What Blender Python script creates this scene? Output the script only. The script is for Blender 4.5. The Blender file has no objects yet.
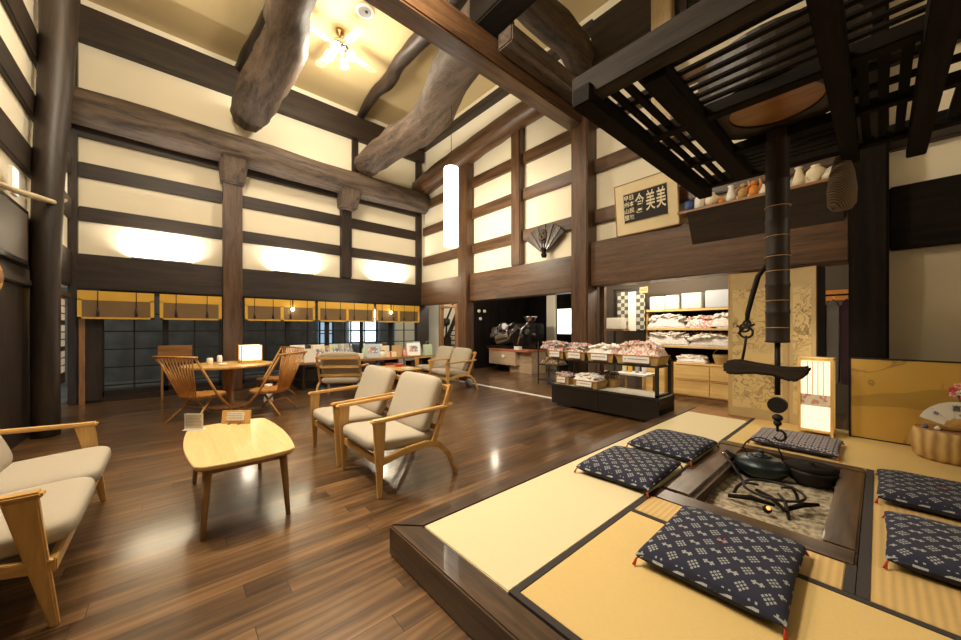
import bpy, bmesh, math, random
from mathutils import Vector, Matrix, noise
random.seed(7)
COL = bpy.context.scene.collection
PI = math.pi
sc = bpy.context.scene

# ------------------------------------------------------------------ materials
MATS = {}
def newmat(name):
    m = bpy.data.materials.new(name); m.use_nodes = True
    MATS[name] = m
    return m, m.node_tree.nodes, m.node_tree.links, m.node_tree.nodes['Principled BSDF']

def plain(name, col, rough=0.6, metal=0.0, noise_amt=0.12, nscale=8.0, bump=0.0, emit=None, es=0.0, coat=0.0, bscale=60):
    m, N, L, P = newmat(name)
    P.inputs['Roughness'].default_value = rough
    P.inputs['Metallic'].default_value = metal
    P.inputs['Coat Weight'].default_value = coat
    tc = N.new('ShaderNodeTexCoord')
    nz = N.new('ShaderNodeTexNoise'); nz.inputs['Scale'].default_value = nscale; nz.inputs['Detail'].default_value = 5
    L.new(tc.outputs['Object'], nz.inputs['Vector'])
    mx = N.new('ShaderNodeMix'); mx.data_type = 'RGBA'
    a = [c * (1 - noise_amt) for c in col]; b = [min(1, c * (1 + noise_amt)) for c in col]
    mx.inputs['A'].default_value = (*a, 1); mx.inputs['B'].default_value = (*b, 1)
    L.new(nz.outputs['Fac'], mx.inputs['Factor']); L.new(mx.outputs['Result'], P.inputs['Base Color'])
    if bump:
        n2 = N.new('ShaderNodeTexNoise'); n2.inputs['Scale'].default_value = bscale; n2.inputs['Detail'].default_value = 3
        L.new(tc.outputs['Object'], n2.inputs['Vector'])
        bp = N.new('ShaderNodeBump'); bp.inputs['Strength'].default_value = bump; bp.inputs['Distance'].default_value = 0.004
        L.new(n2.outputs['Fac'], bp.inputs['Height']); L.new(bp.outputs['Normal'], P.inputs['Normal'])
    if emit:
        P.inputs['Emission Color'].default_value = (*emit, 1); P.inputs['Emission Strength'].default_value = es
    return m

def wood(name, c1, c2, axis='X', rough=0.4, scale=6.0, stretch=12.0, bump=0.25, rings=0.5, coat=0.0, coords='Object'):
    m, N, L, P = newmat(name)
    P.inputs['Roughness'].default_value = rough; P.inputs['Coat Weight'].default_value = coat
    tc = N.new('ShaderNodeTexCoord'); mp = N.new('ShaderNodeMapping')
    s = [scale] * 3; s['XYZ'.index(axis)] = scale / stretch
    mp.inputs['Scale'].default_value = s
    L.new(tc.outputs[coords], mp.inputs['Vector'])
    n1 = N.new('ShaderNodeTexNoise'); n1.inputs['Scale'].default_value = 2.2; n1.inputs['Detail'].default_value = 8; n1.inputs['Distortion'].default_value = 0.8
    L.new(mp.outputs['Vector'], n1.inputs['Vector'])
    n2 = N.new('ShaderNodeTexNoise'); n2.inputs['Scale'].default_value = 14; n2.inputs['Detail'].default_value = 4
    L.new(mp.outputs['Vector'], n2.inputs['Vector'])
    mt = N.new('ShaderNodeMath'); mt.operation = 'MULTIPLY_ADD'; mt.inputs[1].default_value = rings; 
    L.new(n2.outputs['Fac'], mt.inputs[0]); L.new(n1.outputs['Fac'], mt.inputs[2])
    cr = N.new('ShaderNodeValToRGB'); cr.color_ramp.elements[0].position = 0.35 + rings * 0.3; cr.color_ramp.elements[1].position = 0.62 + rings * 0.6
    cr.color_ramp.elements[0].color = (*c1, 1); cr.color_ramp.elements[1].color = (*c2, 1)
    L.new(mt.outputs[0], cr.inputs['Fac']); L.new(cr.outputs['Color'], P.inputs['Base Color'])
    bp = N.new('ShaderNodeBump'); bp.inputs['Strength'].default_value = bump; bp.inputs['Distance'].default_value = 0.006
    L.new(mt.outputs[0], bp.inputs['Height']); L.new(bp.outputs['Normal'], P.inputs['Normal'])
    return m

def glass(name, col=(0.9, 0.95, 1), rough=0.02):
    m, N, L, P = newmat(name)
    P.inputs['Base Color'].default_value = (*col, 1); P.inputs['Roughness'].default_value = rough
    P.inputs['Transmission Weight'].default_value = 1.0; P.inputs['IOR'].default_value = 1.1
    return m

def emis(name, col, s, base=(0.9, 0.9, 0.9)):
    return plain(name, base, 0.5, noise_amt=0.0, emit=col, es=s)

for ax in 'XYZ':
    wood('beam_dark_' + ax, (0.007, 0.0045, 0.003), (0.034, 0.019, 0.011), ax, 0.5)
    wood('beam_brown_' + ax, (0.032, 0.015, 0.007), (0.135, 0.067, 0.030), ax, 0.38)
    wood('oak_' + ax, (0.50, 0.27, 0.075), (0.76, 0.48, 0.17), ax, 0.35, scale=5, bump=0.08)
    wood('pine_' + ax, (0.62, 0.38, 0.12), (0.82, 0.56, 0.22), ax, 0.4, scale=4, bump=0.06)
    wood('frame_wood_' + ax, (0.022, 0.012, 0.006), (0.095, 0.052, 0.026), ax, 0.33, coat=0.25)
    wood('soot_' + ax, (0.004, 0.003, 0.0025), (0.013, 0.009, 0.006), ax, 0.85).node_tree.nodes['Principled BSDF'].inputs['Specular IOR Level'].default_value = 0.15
    wood('log_' + ax, (0.020, 0.013, 0.009), (0.135, 0.092, 0.064), ax, 0.68, scale=3.5, stretch=8, bump=0.9)
    wood('mid_' + ax, (0.20, 0.09, 0.03), (0.40, 0.20, 0.08), ax, 0.35, bump=0.1)
wood('maple', (0.60, 0.40, 0.15), (0.72, 0.52, 0.23), 'X', 0.3, bump=0.03); wood('leg_oak', (0.22, 0.12, 0.04), (0.40, 0.24, 0.09), 'Z', 0.35, bump=0.05)
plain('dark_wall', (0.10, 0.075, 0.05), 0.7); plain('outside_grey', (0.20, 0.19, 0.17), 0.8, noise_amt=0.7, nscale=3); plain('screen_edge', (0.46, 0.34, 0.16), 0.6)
wood('pale_post', (0.42, 0.32, 0.18), (0.62, 0.50, 0.31), 'Z', 0.5, bump=0.1)
wood('spindle', (0.46, 0.20, 0.045), (0.70, 0.36, 0.10), 'Z', 0.3, bump=0.05)
plain('plaster', (0.82, 0.75, 0.585), 0.85, noise_amt=0.05, nscale=1.5, bump=0.15, bscale=120)
plain('ceiling_board', (0.60, 0.47, 0.25), 0.6, noise_amt=0.08, nscale=0.8)
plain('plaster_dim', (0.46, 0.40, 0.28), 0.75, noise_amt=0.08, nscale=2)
plain('fabric', (0.43, 0.375, 0.29), 0.9, noise_amt=0.14, nscale=160, bump=0.5, bscale=300)
plain('black', (0.012, 0.010, 0.009), 0.5)
plain('black_gloss', (0.015, 0.012, 0.010), 0.2)
plain('iron', (0.022, 0.019, 0.017), 0.55, metal=0.6, bump=0.6, bscale=90)
plain('iron_blue', (0.030, 0.042, 0.045), 0.35, metal=0.7, bump=0.4, bscale=60)
plain('chrome', (0.7, 0.7, 0.68), 0.2, metal=1.0)
plain('brass', (0.5, 0.33, 0.12), 0.3, metal=1.0)
plain('white', (0.85, 0.83, 0.78), 0.5, noise_amt=0.03)
plain('cream', (0.80, 0.72, 0.52), 0.6)
plain('paper', (0.88, 0.85, 0.76), 0.7, noise_amt=0.04)
plain('ink', (0.02, 0.018, 0.016), 0.8)
plain('red', (0.50, 0.045, 0.02), 0.7)
plain('redc', (0.62, 0.10, 0.10), 0.6)
plain('pink', (0.80, 0.36, 0.36), 0.6)
plain('blue', (0.05, 0.10, 0.33), 0.5)
plain('green', (0.07, 0.22, 0.08), 0.6)
plain('yellow', (0.80, 0.50, 0.06), 0.6)
plain('orange', (0.72, 0.26, 0.04), 0.6)
plain('tan', (0.50, 0.32, 0.14), 0.7)
plain('grey', (0.35, 0.35, 0.36), 0.6)
plain('pale_blue', (0.45, 0.55, 0.62), 0.5); plain('pale_green', (0.50, 0.60, 0.42), 0.5)
plain('navy', (0.02, 0.025, 0.06), 0.8)
plain('blind_gold', (0.66, 0.38, 0.045), 0.7, noise_amt=0.06, nscale=30)
plain('heri', (0.035, 0.028, 0.026), 0.85, noise_amt=0.3, nscale=120)
plain('rope', (0.55, 0.45, 0.28), 0.9, bump=0.5)
plain('leather', (0.05, 0.03, 0.02), 0.5)
plain('marble', (0.62, 0.58, 0.48), 0.35, noise_amt=0.25, nscale=14)
plain('terracotta', (0.45, 0.14, 0.06), 0.6)
glass('pane_glass', (0.78, 0.82, 0.85)); glass('frosted', (0.9, 0.85, 0.7), 0.3)
emis('bulb', (1.0, 0.90, 0.72), 22.0)
emis('bulb_small', (1.0, 0.86, 0.62), 25.0)
emis('pendant_shade', (1.0, 0.93, 0.78), 3.2)
emis('daylit', (0.72, 0.88, 1.0), 3.6)
emis('daylit_dim', (0.38, 0.60, 0.80), 0.8)
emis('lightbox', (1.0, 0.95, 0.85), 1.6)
emis('cyan_lit', (0.5, 1.0, 0.9), 0.8)

# lantern paper with reed stripes
def paperlit(name, es, col=(1.0, 0.86, 0.58)):
    m, N, L, P = newmat(name)
    tc = N.new('ShaderNodeTexCoord'); w = N.new('ShaderNodeTexWave'); w.bands_direction = 'X'; w.inputs['Scale'].default_value = 14
    w.inputs['Distortion'].default_value = 1.0
    L.new(tc.outputs['Object'], w.inputs['Vector'])
    mr = N.new('ShaderNodeMapRange'); mr.inputs['To Min'].default_value = es * 0.75; mr.inputs['To Max'].default_value = es
    L.new(w.outputs['Fac'], mr.inputs['Value']); L.new(mr.outputs['Result'], P.inputs['Emission Strength'])
    P.inputs['Base Color'].default_value = (0.85, 0.8, 0.65, 1); P.inputs['Emission Color'].default_value = (*col, 1)
paperlit('lantern_paper', 0.95); paperlit('lamp_paper', 2.6, (1.0, 0.80, 0.50))

# oak floorboards running along Y
def floor_mat():
    m, N, L, P = newmat('floorboards')
    def M(op, a, b=None, c=None):
        n = N.new('ShaderNodeMath'); n.operation = op
        for i, v in enumerate((a, b, c)):
            if v is None: continue
            if isinstance(v, (int, float)): n.inputs[i].default_value = v
            else: L.new(v, n.inputs[i])
        return n.outputs[0]
    tc = N.new('ShaderNodeTexCoord'); sp = N.new('ShaderNodeSeparateXYZ'); L.new(tc.outputs['Object'], sp.inputs[0])
    xr = M('DIVIDE', sp.outputs[0], 0.112); row = M('FLOOR', xr); fx = M('FRACT', xr)
    wn = N.new('ShaderNodeTexWhiteNoise'); wn.noise_dimensions = '1D'; L.new(row, wn.inputs['W'])
    yr = M('ADD', M('DIVIDE', sp.outputs[1], 1.35), M('MULTIPLY', wn.outputs['Value'], 7.3)); bd = M('FLOOR', yr); fy = M('FRACT', yr)
    w2 = N.new('ShaderNodeTexWhiteNoise'); w2.noise_dimensions = '2D'; cv = N.new('ShaderNodeCombineXYZ'); L.new(row, cv.inputs[0]); L.new(bd, cv.inputs[1]); L.new(cv.outputs[0], w2.inputs['Vector'])
    gap = M('MAXIMUM', M('LESS_THAN', M('MINIMUM', fx, M('SUBTRACT', 1.0, fx)), 0.013), M('LESS_THAN', M('MINIMUM', fy, M('SUBTRACT', 1.0, fy)), 0.0013))
    mp2 = N.new('ShaderNodeMapping'); mp2.inputs['Scale'].default_value = (5.5, 0.8, 1); L.new(tc.outputs['Object'], mp2.inputs['Vector'])
    ad = N.new('ShaderNodeVectorMath'); ad.operation = 'MULTIPLY_ADD'; ad.inputs[1].default_value = (7, 13, 5)
    L.new(w2.outputs['Color'], ad.inputs[0]); L.new(mp2.outputs['Vector'], ad.inputs[2])
    n1 = N.new('ShaderNodeTexNoise'); n1.inputs['Scale'].default_value = 1.5; n1.inputs['Detail'].default_value = 6; n1.inputs['Distortion'].default_value = 1.2; L.new(ad.outputs[0], n1.inputs['Vector'])
    wv = N.new('ShaderNodeTexWave'); wv.inputs['Scale'].default_value = 1.0; wv.inputs['Distortion'].default_value = 6; wv.inputs['Detail'].default_value = 3; wv.inputs['Detail Scale'].default_value = 1.6; L.new(ad.outputs[0], wv.inputs['Vector'])
    mixf = M('MULTIPLY_ADD', wv.outputs['Fac'], 0.14, n1.outputs['Fac'])
    cr = N.new('ShaderNodeValToRGB'); e = cr.color_ramp.elements
    e[0].position = 0.36; e[0].color = (0.060, 0.030, 0.012, 1); e[1].position = 0.92; e[1].color = (0.27, 0.150, 0.060, 1)
    x = e.new(0.62); x.color = (0.145, 0.075, 0.030, 1); L.new(mixf, cr.inputs['Fac'])
    mr = N.new('ShaderNodeMapRange'); mr.inputs['To Min'].default_value = 0.55; mr.inputs['To Max'].default_value = 1.3; L.new(w2.outputs['Value'], mr.inputs['Value'])
    vm = N.new('ShaderNodeVectorMath'); vm.operation = 'SCALE'; L.new(cr.outputs['Color'], vm.inputs[0]); L.new(mr.outputs['Result'], vm.inputs['Scale'])
    mo = N.new('ShaderNodeMix'); mo.data_type = 'RGBA'; mo.inputs['B'].default_value = (0.012, 0.006, 0.003, 1); L.new(gap, mo.inputs['Factor']); L.new(vm.outputs[0], mo.inputs['A']); L.new(mo.outputs['Result'], P.inputs['Base Color'])
    P.inputs['Roughness'].default_value = 0.32; P.inputs['Coat Weight'].default_value = 0.6; P.inputs['Coat Roughness'].default_value = 0.13
    bp = N.new('ShaderNodeBump'); bp.inputs['Strength'].default_value = 0.25; bp.inputs['Distance'].default_value = 0.002
    n3 = N.new('ShaderNodeTexNoise'); n3.inputs['Scale'].default_value = 4; L.new(tc.outputs['Object'], n3.inputs['Vector'])
    L.new(M('SUBTRACT', n3.outputs['Fac'], gap), bp.inputs['Height']); L.new(bp.outputs['Normal'], P.inputs['Normal'])
floor_mat()

def tatami_mat(name, col, axis='X', ribs=0.0):
    m, N, L, P = newmat(name)
    P.inputs['Roughness'].default_value = 0.62
    tc = N.new('ShaderNodeTexCoord')
    w1 = N.new('ShaderNodeTexWave'); w1.bands_direction = axis; w1.inputs['Scale'].default_value = 48 if not ribs else ribs; w1.inputs['Distortion'].default_value = 0.04
    w2 = N.new('ShaderNodeTexWave'); w2.bands_direction = 'Y' if axis == 'X' else 'X'; w2.inputs['Scale'].default_value = 55
    L.new(tc.outputs['Object'], w1.inputs['Vector']); L.new(tc.outputs['Object'], w2.inputs['Vector'])
    nz = N.new('ShaderNodeTexNoise'); nz.inputs['Scale'].default_value = 60; L.new(tc.outputs['Object'], nz.inputs['Vector'])
    a = N.new('ShaderNodeMath'); a.operation = 'MULTIPLY_ADD'; a.inputs[1].default_value = 0.5
    L.new(w2.outputs['Fac'], a.inputs[0]); L.new(w1.outputs['Fac'], a.inputs[2])
    b = N.new('ShaderNodeMath'); b.operation = 'MULTIPLY_ADD'; b.inputs[1].default_value = 0.6
    L.new(nz.outputs['Fac'], b.inputs[0]); L.new(a.outputs[0], b.inputs[2])
    mr = N.new('ShaderNodeMapRange'); mr.inputs['From Max'].default_value = 2.1
    k = 0.82 if not ribs else 0.72
    L.new(b.outputs[0], mr.inputs['Value'])
    mx = N.new('ShaderNodeMix'); mx.data_type = 'RGBA'
    mx.inputs['A'].default_value = (col[0] * k, col[1] * k, col[2] * k, 1); mx.inputs['B'].default_value = (*[min(1, c * 1.12) for c in col], 1)
    L.new(mr.outputs['Result'], mx.inputs['Factor']); L.new(mx.outputs['Result'], P.inputs['Base Color'])
    bp = N.new('ShaderNodeBump'); bp.inputs['Strength'].default_value = 0.35; bp.inputs['Distance'].default_value = 0.002
    L.new(b.outputs[0], bp.inputs['Height']); L.new(bp.outputs['Normal'], P.inputs['Normal'])
tatami_mat('tatami_pale', (0.72, 0.62, 0.38), 'Y'); tatami_mat('tatami_gold', (0.68, 0.49, 0.19), 'Y')  # pale and gold split puts a lighting difference into the mat colours
tatami_mat('tatami_rib', (0.62, 0.42, 0.16), 'X', ribs=10.0)

def kasuri(name, base, ink, kind=0):
    """indigo cotton with woven pale diamonds and little crosses"""
    m, N, L, P = newmat(name)
    P.inputs['Roughness'].default_value = 0.9
    tc = N.new('ShaderNodeTexCoord'); sep = N.new('ShaderNodeSeparateXYZ'); L.new(tc.outputs['Object'], sep.inputs[0])
    def M(op, a, b=None, c=None):
        n = N.new('ShaderNodeMath'); n.operation = op
        for i, v in enumerate((a, b, c)):
            if v is None: continue
            if hasattr(v, 'is_linked') or hasattr(v, 'links'): L.new(v, n.inputs[i])
            else: n.inputs[i].default_value = v
        return n.outputs[0]
    def cell(v, size, off):
        return M('SUBTRACT', M('FRACT', M('ADD', M('DIVIDE', v, size), off)), 0.5)
    X, Y = sep.outputs[0], sep.outputs[1]
    if kind == 0:
        sx, sy = 0.088, 0.104
        u, v = cell(X, sx, 0.0), cell(Y, sy, 0.0)
        au, av = M('ABSOLUTE', u), M('ABSOLUTE', v)
        dia = M('LESS_THAN', M('ADD', au, av), 0.34)
        gu = M('GREATER_THAN', M('FRACT', M('MULTIPLY', M('ADD', M('ADD', u, v), 1.02), 4.6)), 0.34)
        gv = M('GREATER_THAN', M('FRACT', M('MULTIPLY', M('ADD', M('SUBTRACT', u, v), 1.02), 4.6)), 0.34)
        A = M('MULTIPLY', dia, M('MULTIPLY', gu, gv))
        u2, v2 = cell(X, sx, 0.5), cell(Y, sy, 0.5)
        a2, b2 = M('ABSOLUTE', M('SUBTRACT', M('ABSOLUTE', u2), 0.13)), M('ABSOLUTE', v2)
        cr1 = M('MULTIPLY', M('LESS_THAN', M('MINIMUM', a2, b2), 0.045), M('LESS_THAN', M('MAXIMUM', a2, b2), 0.125))
        mask = M('MAXIMUM', A, cr1)
    else:
        u, v = cell(X, 0.045, 0.0), cell(Y, 0.06, 0.0)
        ring = M('SQRT', M('ADD', M('MULTIPLY', u, u), M('MULTIPLY', v, v)))
        mask = M('MULTIPLY', M('GREATER_THAN', ring, 0.2), M('LESS_THAN', ring, 0.44))
    nz = N.new('ShaderNodeTexNoise'); nz.inputs['Scale'].default_value = 300; L.new(tc.outputs['Object'], nz.inputs['Vector'])
    geo = N.new('ShaderNodeNewGeometry'); sn = N.new('ShaderNodeSeparateXYZ'); L.new(geo.outputs['Normal'], sn.inputs[0]); mask = M('MULTIPLY', mask, M('GREATER_THAN', sn.outputs[2], 0.72))
    f = M('MULTIPLY', mask, M('MULTIPLY_ADD', nz.outputs['Fac'], 0.6, 0.5))
    mx = N.new('ShaderNodeMix'); mx.data_type = 'RGBA'; mx.inputs['A'].default_value = (*base, 1); mx.inputs['B'].default_value = (*ink, 1)
    L.new(f, mx.inputs['Factor']); L.new(mx.outputs['Result'], P.inputs['Base Color'])
kasuri('kasuri', (0.014, 0.015, 0.036), (0.36, 0.38, 0.36))
kasuri('kasuri_grey', (0.055, 0.05, 0.075), (0.40, 0.36, 0.36), 1)

def sketch_mat(name, base, ink, scale=5, thr=0.035):
    """mottled gilt paper with meandering ink lines (generic landscape scribble)"""
    m, N, L, P = newmat(name)
    P.inputs['Roughness'].default_value = 0.45
    tc = N.new('ShaderNodeTexCoord')
    n1 = N.new('ShaderNodeTexNoise'); n1.inputs['Scale'].default_value = scale; n1.inputs['Detail'].default_value = 5; n1.inputs['Distortion'].default_value = 1.2
    L.new(tc.outputs['Object'], n1.inputs['Vector'])
    s = N.new('ShaderNodeMath'); s.operation = 'SUBTRACT'; s.inputs[1].default_value = 0.5; L.new(n1.outputs['Fac'], s.inputs[0])
    a = N.new('ShaderNodeMath'); a.operation = 'ABSOLUTE'; L.new(s.outputs[0], a.inputs[0])
    mr = N.new('ShaderNodeMapRange'); mr.inputs['From Max'].default_value = thr; mr.inputs['To Min'].default_value = 0.9; mr.inputs['To Max'].default_value = 0.0
    L.new(a.outputs[0], mr.inputs['Value'])
    n2 = N.new('ShaderNodeTexNoise'); n2.inputs['Scale'].default_value = 2.0; L.new(tc.outputs['Object'], n2.inputs['Vector'])
    g = N.new('ShaderNodeMapRange'); g.inputs['From Min'].default_value = 0.38; g.inputs['From Max'].default_value = 0.55
    L.new(n2.outputs['Fac'], g.inputs['Value'])
    mu = N.new('ShaderNodeMath'); mu.operation = 'MULTIPLY'; L.new(mr.outputs['Result'], mu.inputs[0]); L.new(g.outputs['Result'], mu.inputs[1])
    mx = N.new('ShaderNodeMix'); mx.data_type = 'RGBA'; mx.inputs['A'].default_value = (*base, 1); mx.inputs['B'].default_value = (*ink, 1)
    L.new(mu.outputs[0], mx.inputs['Factor']); L.new(mx.outputs['Result'], P.inputs['Base Color'])
sketch_mat('screen_paper', (0.60, 0.45, 0.21), (0.12, 0.065, 0.03), 9, 0.05)
sketch_mat('gold_leaf', (0.56, 0.34, 0.07), (0.24, 0.15, 0.05), 1.6, 0.02)

def bands(name, c1, c2, axis, scale, dist=0.0, rough=0.7, bump=0.5):
    m, N, L, P = newmat(name); P.inputs['Roughness'].default_value = rough
    tc = N.new('ShaderNodeTexCoord'); w = N.new('ShaderNodeTexWave'); w.bands_direction = axis; w.inputs['Scale'].default_value = scale; w.inputs['Distortion'].default_value = dist
    L.new(tc.outputs['Object'], w.inputs['Vector'])
    mx = N.new('ShaderNodeMix'); mx.data_type = 'RGBA'; mx.inputs['A'].default_value = (*c1, 1); mx.inputs['B'].default_value = (*c2, 1)
    L.new(w.outputs['Fac'], mx.inputs['Factor']); L.new(mx.outputs['Result'], P.inputs['Base Color'])
    bp = N.new('ShaderNodeBump'); bp.inputs['Strength'].default_value = bump; bp.inputs['Distance'].default_value = 0.004
    L.new(w.outputs['Fac'], bp.inputs['Height']); L.new(bp.outputs['Normal'], P.inputs['Normal'])
bands('bamboo_blind', (0.10, 0.055, 0.02), (0.27, 0.17, 0.07), 'Z', 40)
bands('wicker', (0.30, 0.17, 0.05), (0.62, 0.42, 0.16), 'Z', 22, 2.0)
bands('stump_bark', (0.36, 0.20, 0.06), (0.62, 0.42, 0.16), 'X', 5, 3.0)
bands('stack_paper', (0.50, 0.46, 0.38), (0.88, 0.84, 0.74), 'Z', 22, 0.5)
bands('stack_blue', (0.32, 0.36, 0.42), (0.72, 0.74, 0.74), 'Z', 22, 0.5)
bands('cane', (0.45, 0.2, 0.06), (0.85, 0.62, 0.36), 'X', 30, 0.0)
bands('cloth_check', (0.03, 0.03, 0.03), (0.75, 0.70, 0.55), 'Z', 3.2, 0.0)

# ash of the hearth
def ash():
    m, N, L, P = newmat('ash'); P.inputs['Roughness'].default_value = 0.95
    tc = N.new('ShaderNodeTexCoord'); n1 = N.new('ShaderNodeTexNoise'); n1.inputs['Scale'].default_value = 26; n1.inputs['Detail'].default_value = 6
    L.new(tc.outputs['Object'], n1.inputs['Vector'])
    cr = N.new('ShaderNodeValToRGB'); cr.color_ramp.elements[0].position = 0.33; cr.color_ramp.elements[0].color = (0.13, 0.10, 0.06, 1)
    cr.color_ramp.elements[1].position = 0.6; cr.color_ramp.elements[1].color = (0.46, 0.39, 0.27, 1)
    L.new(n1.outputs['Fac'], cr.inputs['Fac']); L.new(cr.outputs['Color'], P.inputs['Base Color'])
    bp = N.new('ShaderNodeBump'); bp.inputs['Strength'].default_value = 0.9; bp.inputs['Distance'].default_value = 0.02
    L.new(n1.outputs['Fac'], bp.inputs['Height']); L.new(bp.outputs['Normal'], P.inputs['Normal'])
ash()

def checks(name, a, b, sc_):
    m, N, L, P = newmat(name); P.inputs['Roughness'].default_value = 0.85
    tc = N.new('ShaderNodeTexCoord'); c = N.new('ShaderNodeTexChecker'); c.inputs['Scale'].default_value = sc_; c.inputs['Color1'].default_value = (*a, 1); c.inputs['Color2'].default_value = (*b, 1)
    L.new(tc.outputs['Object'], c.inputs['Vector']); L.new(c.outputs['Color'], P.inputs['Base Color'])
# candy / packet heap material
def speck(name, cols, scale=45):
    m, N, L, P = newmat(name); P.inputs['Roughness'].default_value = 0.4
    tc = N.new('ShaderNodeTexCoord'); v = N.new('ShaderNodeTexVoronoi'); v.inputs['Scale'].default_value = scale
    L.new(tc.outputs['Object'], v.inputs['Vector'])
    sp = N.new('ShaderNodeSeparateColor'); L.new(v.outputs['Color'], sp.inputs[0])
    cr = N.new('ShaderNodeValToRGB'); cr.color_ramp.interpolation = 'CONSTANT'
    cr.color_ramp.elements[0].color = (*cols[0], 1); cr.color_ramp.elements[1].position = 1 / len(cols); cr.color_ramp.elements[1].color = (*cols[1], 1)
    for i, c in enumerate(cols[2:]):
        e = cr.color_ramp.elements.new((i + 2) / len(cols)); e.color = (*c, 1)
    L.new(sp.outputs[0], cr.inputs['Fac']); L.new(cr.outputs['Color'], P.inputs['Base Color'])
speck('packets_pink', [(0.85, 0.78, 0.7), (0.8, 0.3, 0.3), (0.85, 0.6, 0.55), (0.55, 0.35, 0.2), (0.9, 0.88, 0.8)])
speck('packets_white', [(0.85, 0.82, 0.75), (0.75, 0.72, 0.66), (0.9, 0.75, 0.7), (0.9, 0.88, 0.84)])
speck('packets_dark', [(0.04, 0.03, 0.02), (0.08, 0.06, 0.04), (0.3, 0.25, 0.2), (0.5, 0.28, 0.06)], 60)
speck('packets_mix', [(0.75, 0.7, 0.6), (0.3, 0.3, 0.32), (0.6, 0.5, 0.35), (0.15, 0.2, 0.35), (0.6, 0.12, 0.08)])

emis('ember', (1.0, 0.25, 0.05), 3.0, (0.3, 0.05, 0.01))
plain('plum', (0.10, 0.05, 0.07), 0.9); plain('cream_board', (0.72, 0.60, 0.36), 0.6); plain('hill', (0.42, 0.26, 0.05), 0.45)
wood('frame_grey_X', (0.012, 0.009, 0.007), (0.045, 0.034, 0.025), 'X', 0.9); bands('trap_weave', (0.05, 0.03, 0.015), (0.22, 0.15, 0.08), 'DIAGONAL', 30, 2.0)
speck('pink_band', [(0.85, 0.75, 0.6), (0.75, 0.35, 0.25), (0.88, 0.8, 0.65)], 30); checks('cloth_squares', (0.09, 0.09, 0.08), (0.46, 0.44, 0.34), 13)
wood('mid_tan', (0.36, 0.24, 0.14), (0.56, 0.41, 0.27), 'X', 0.5)
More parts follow.
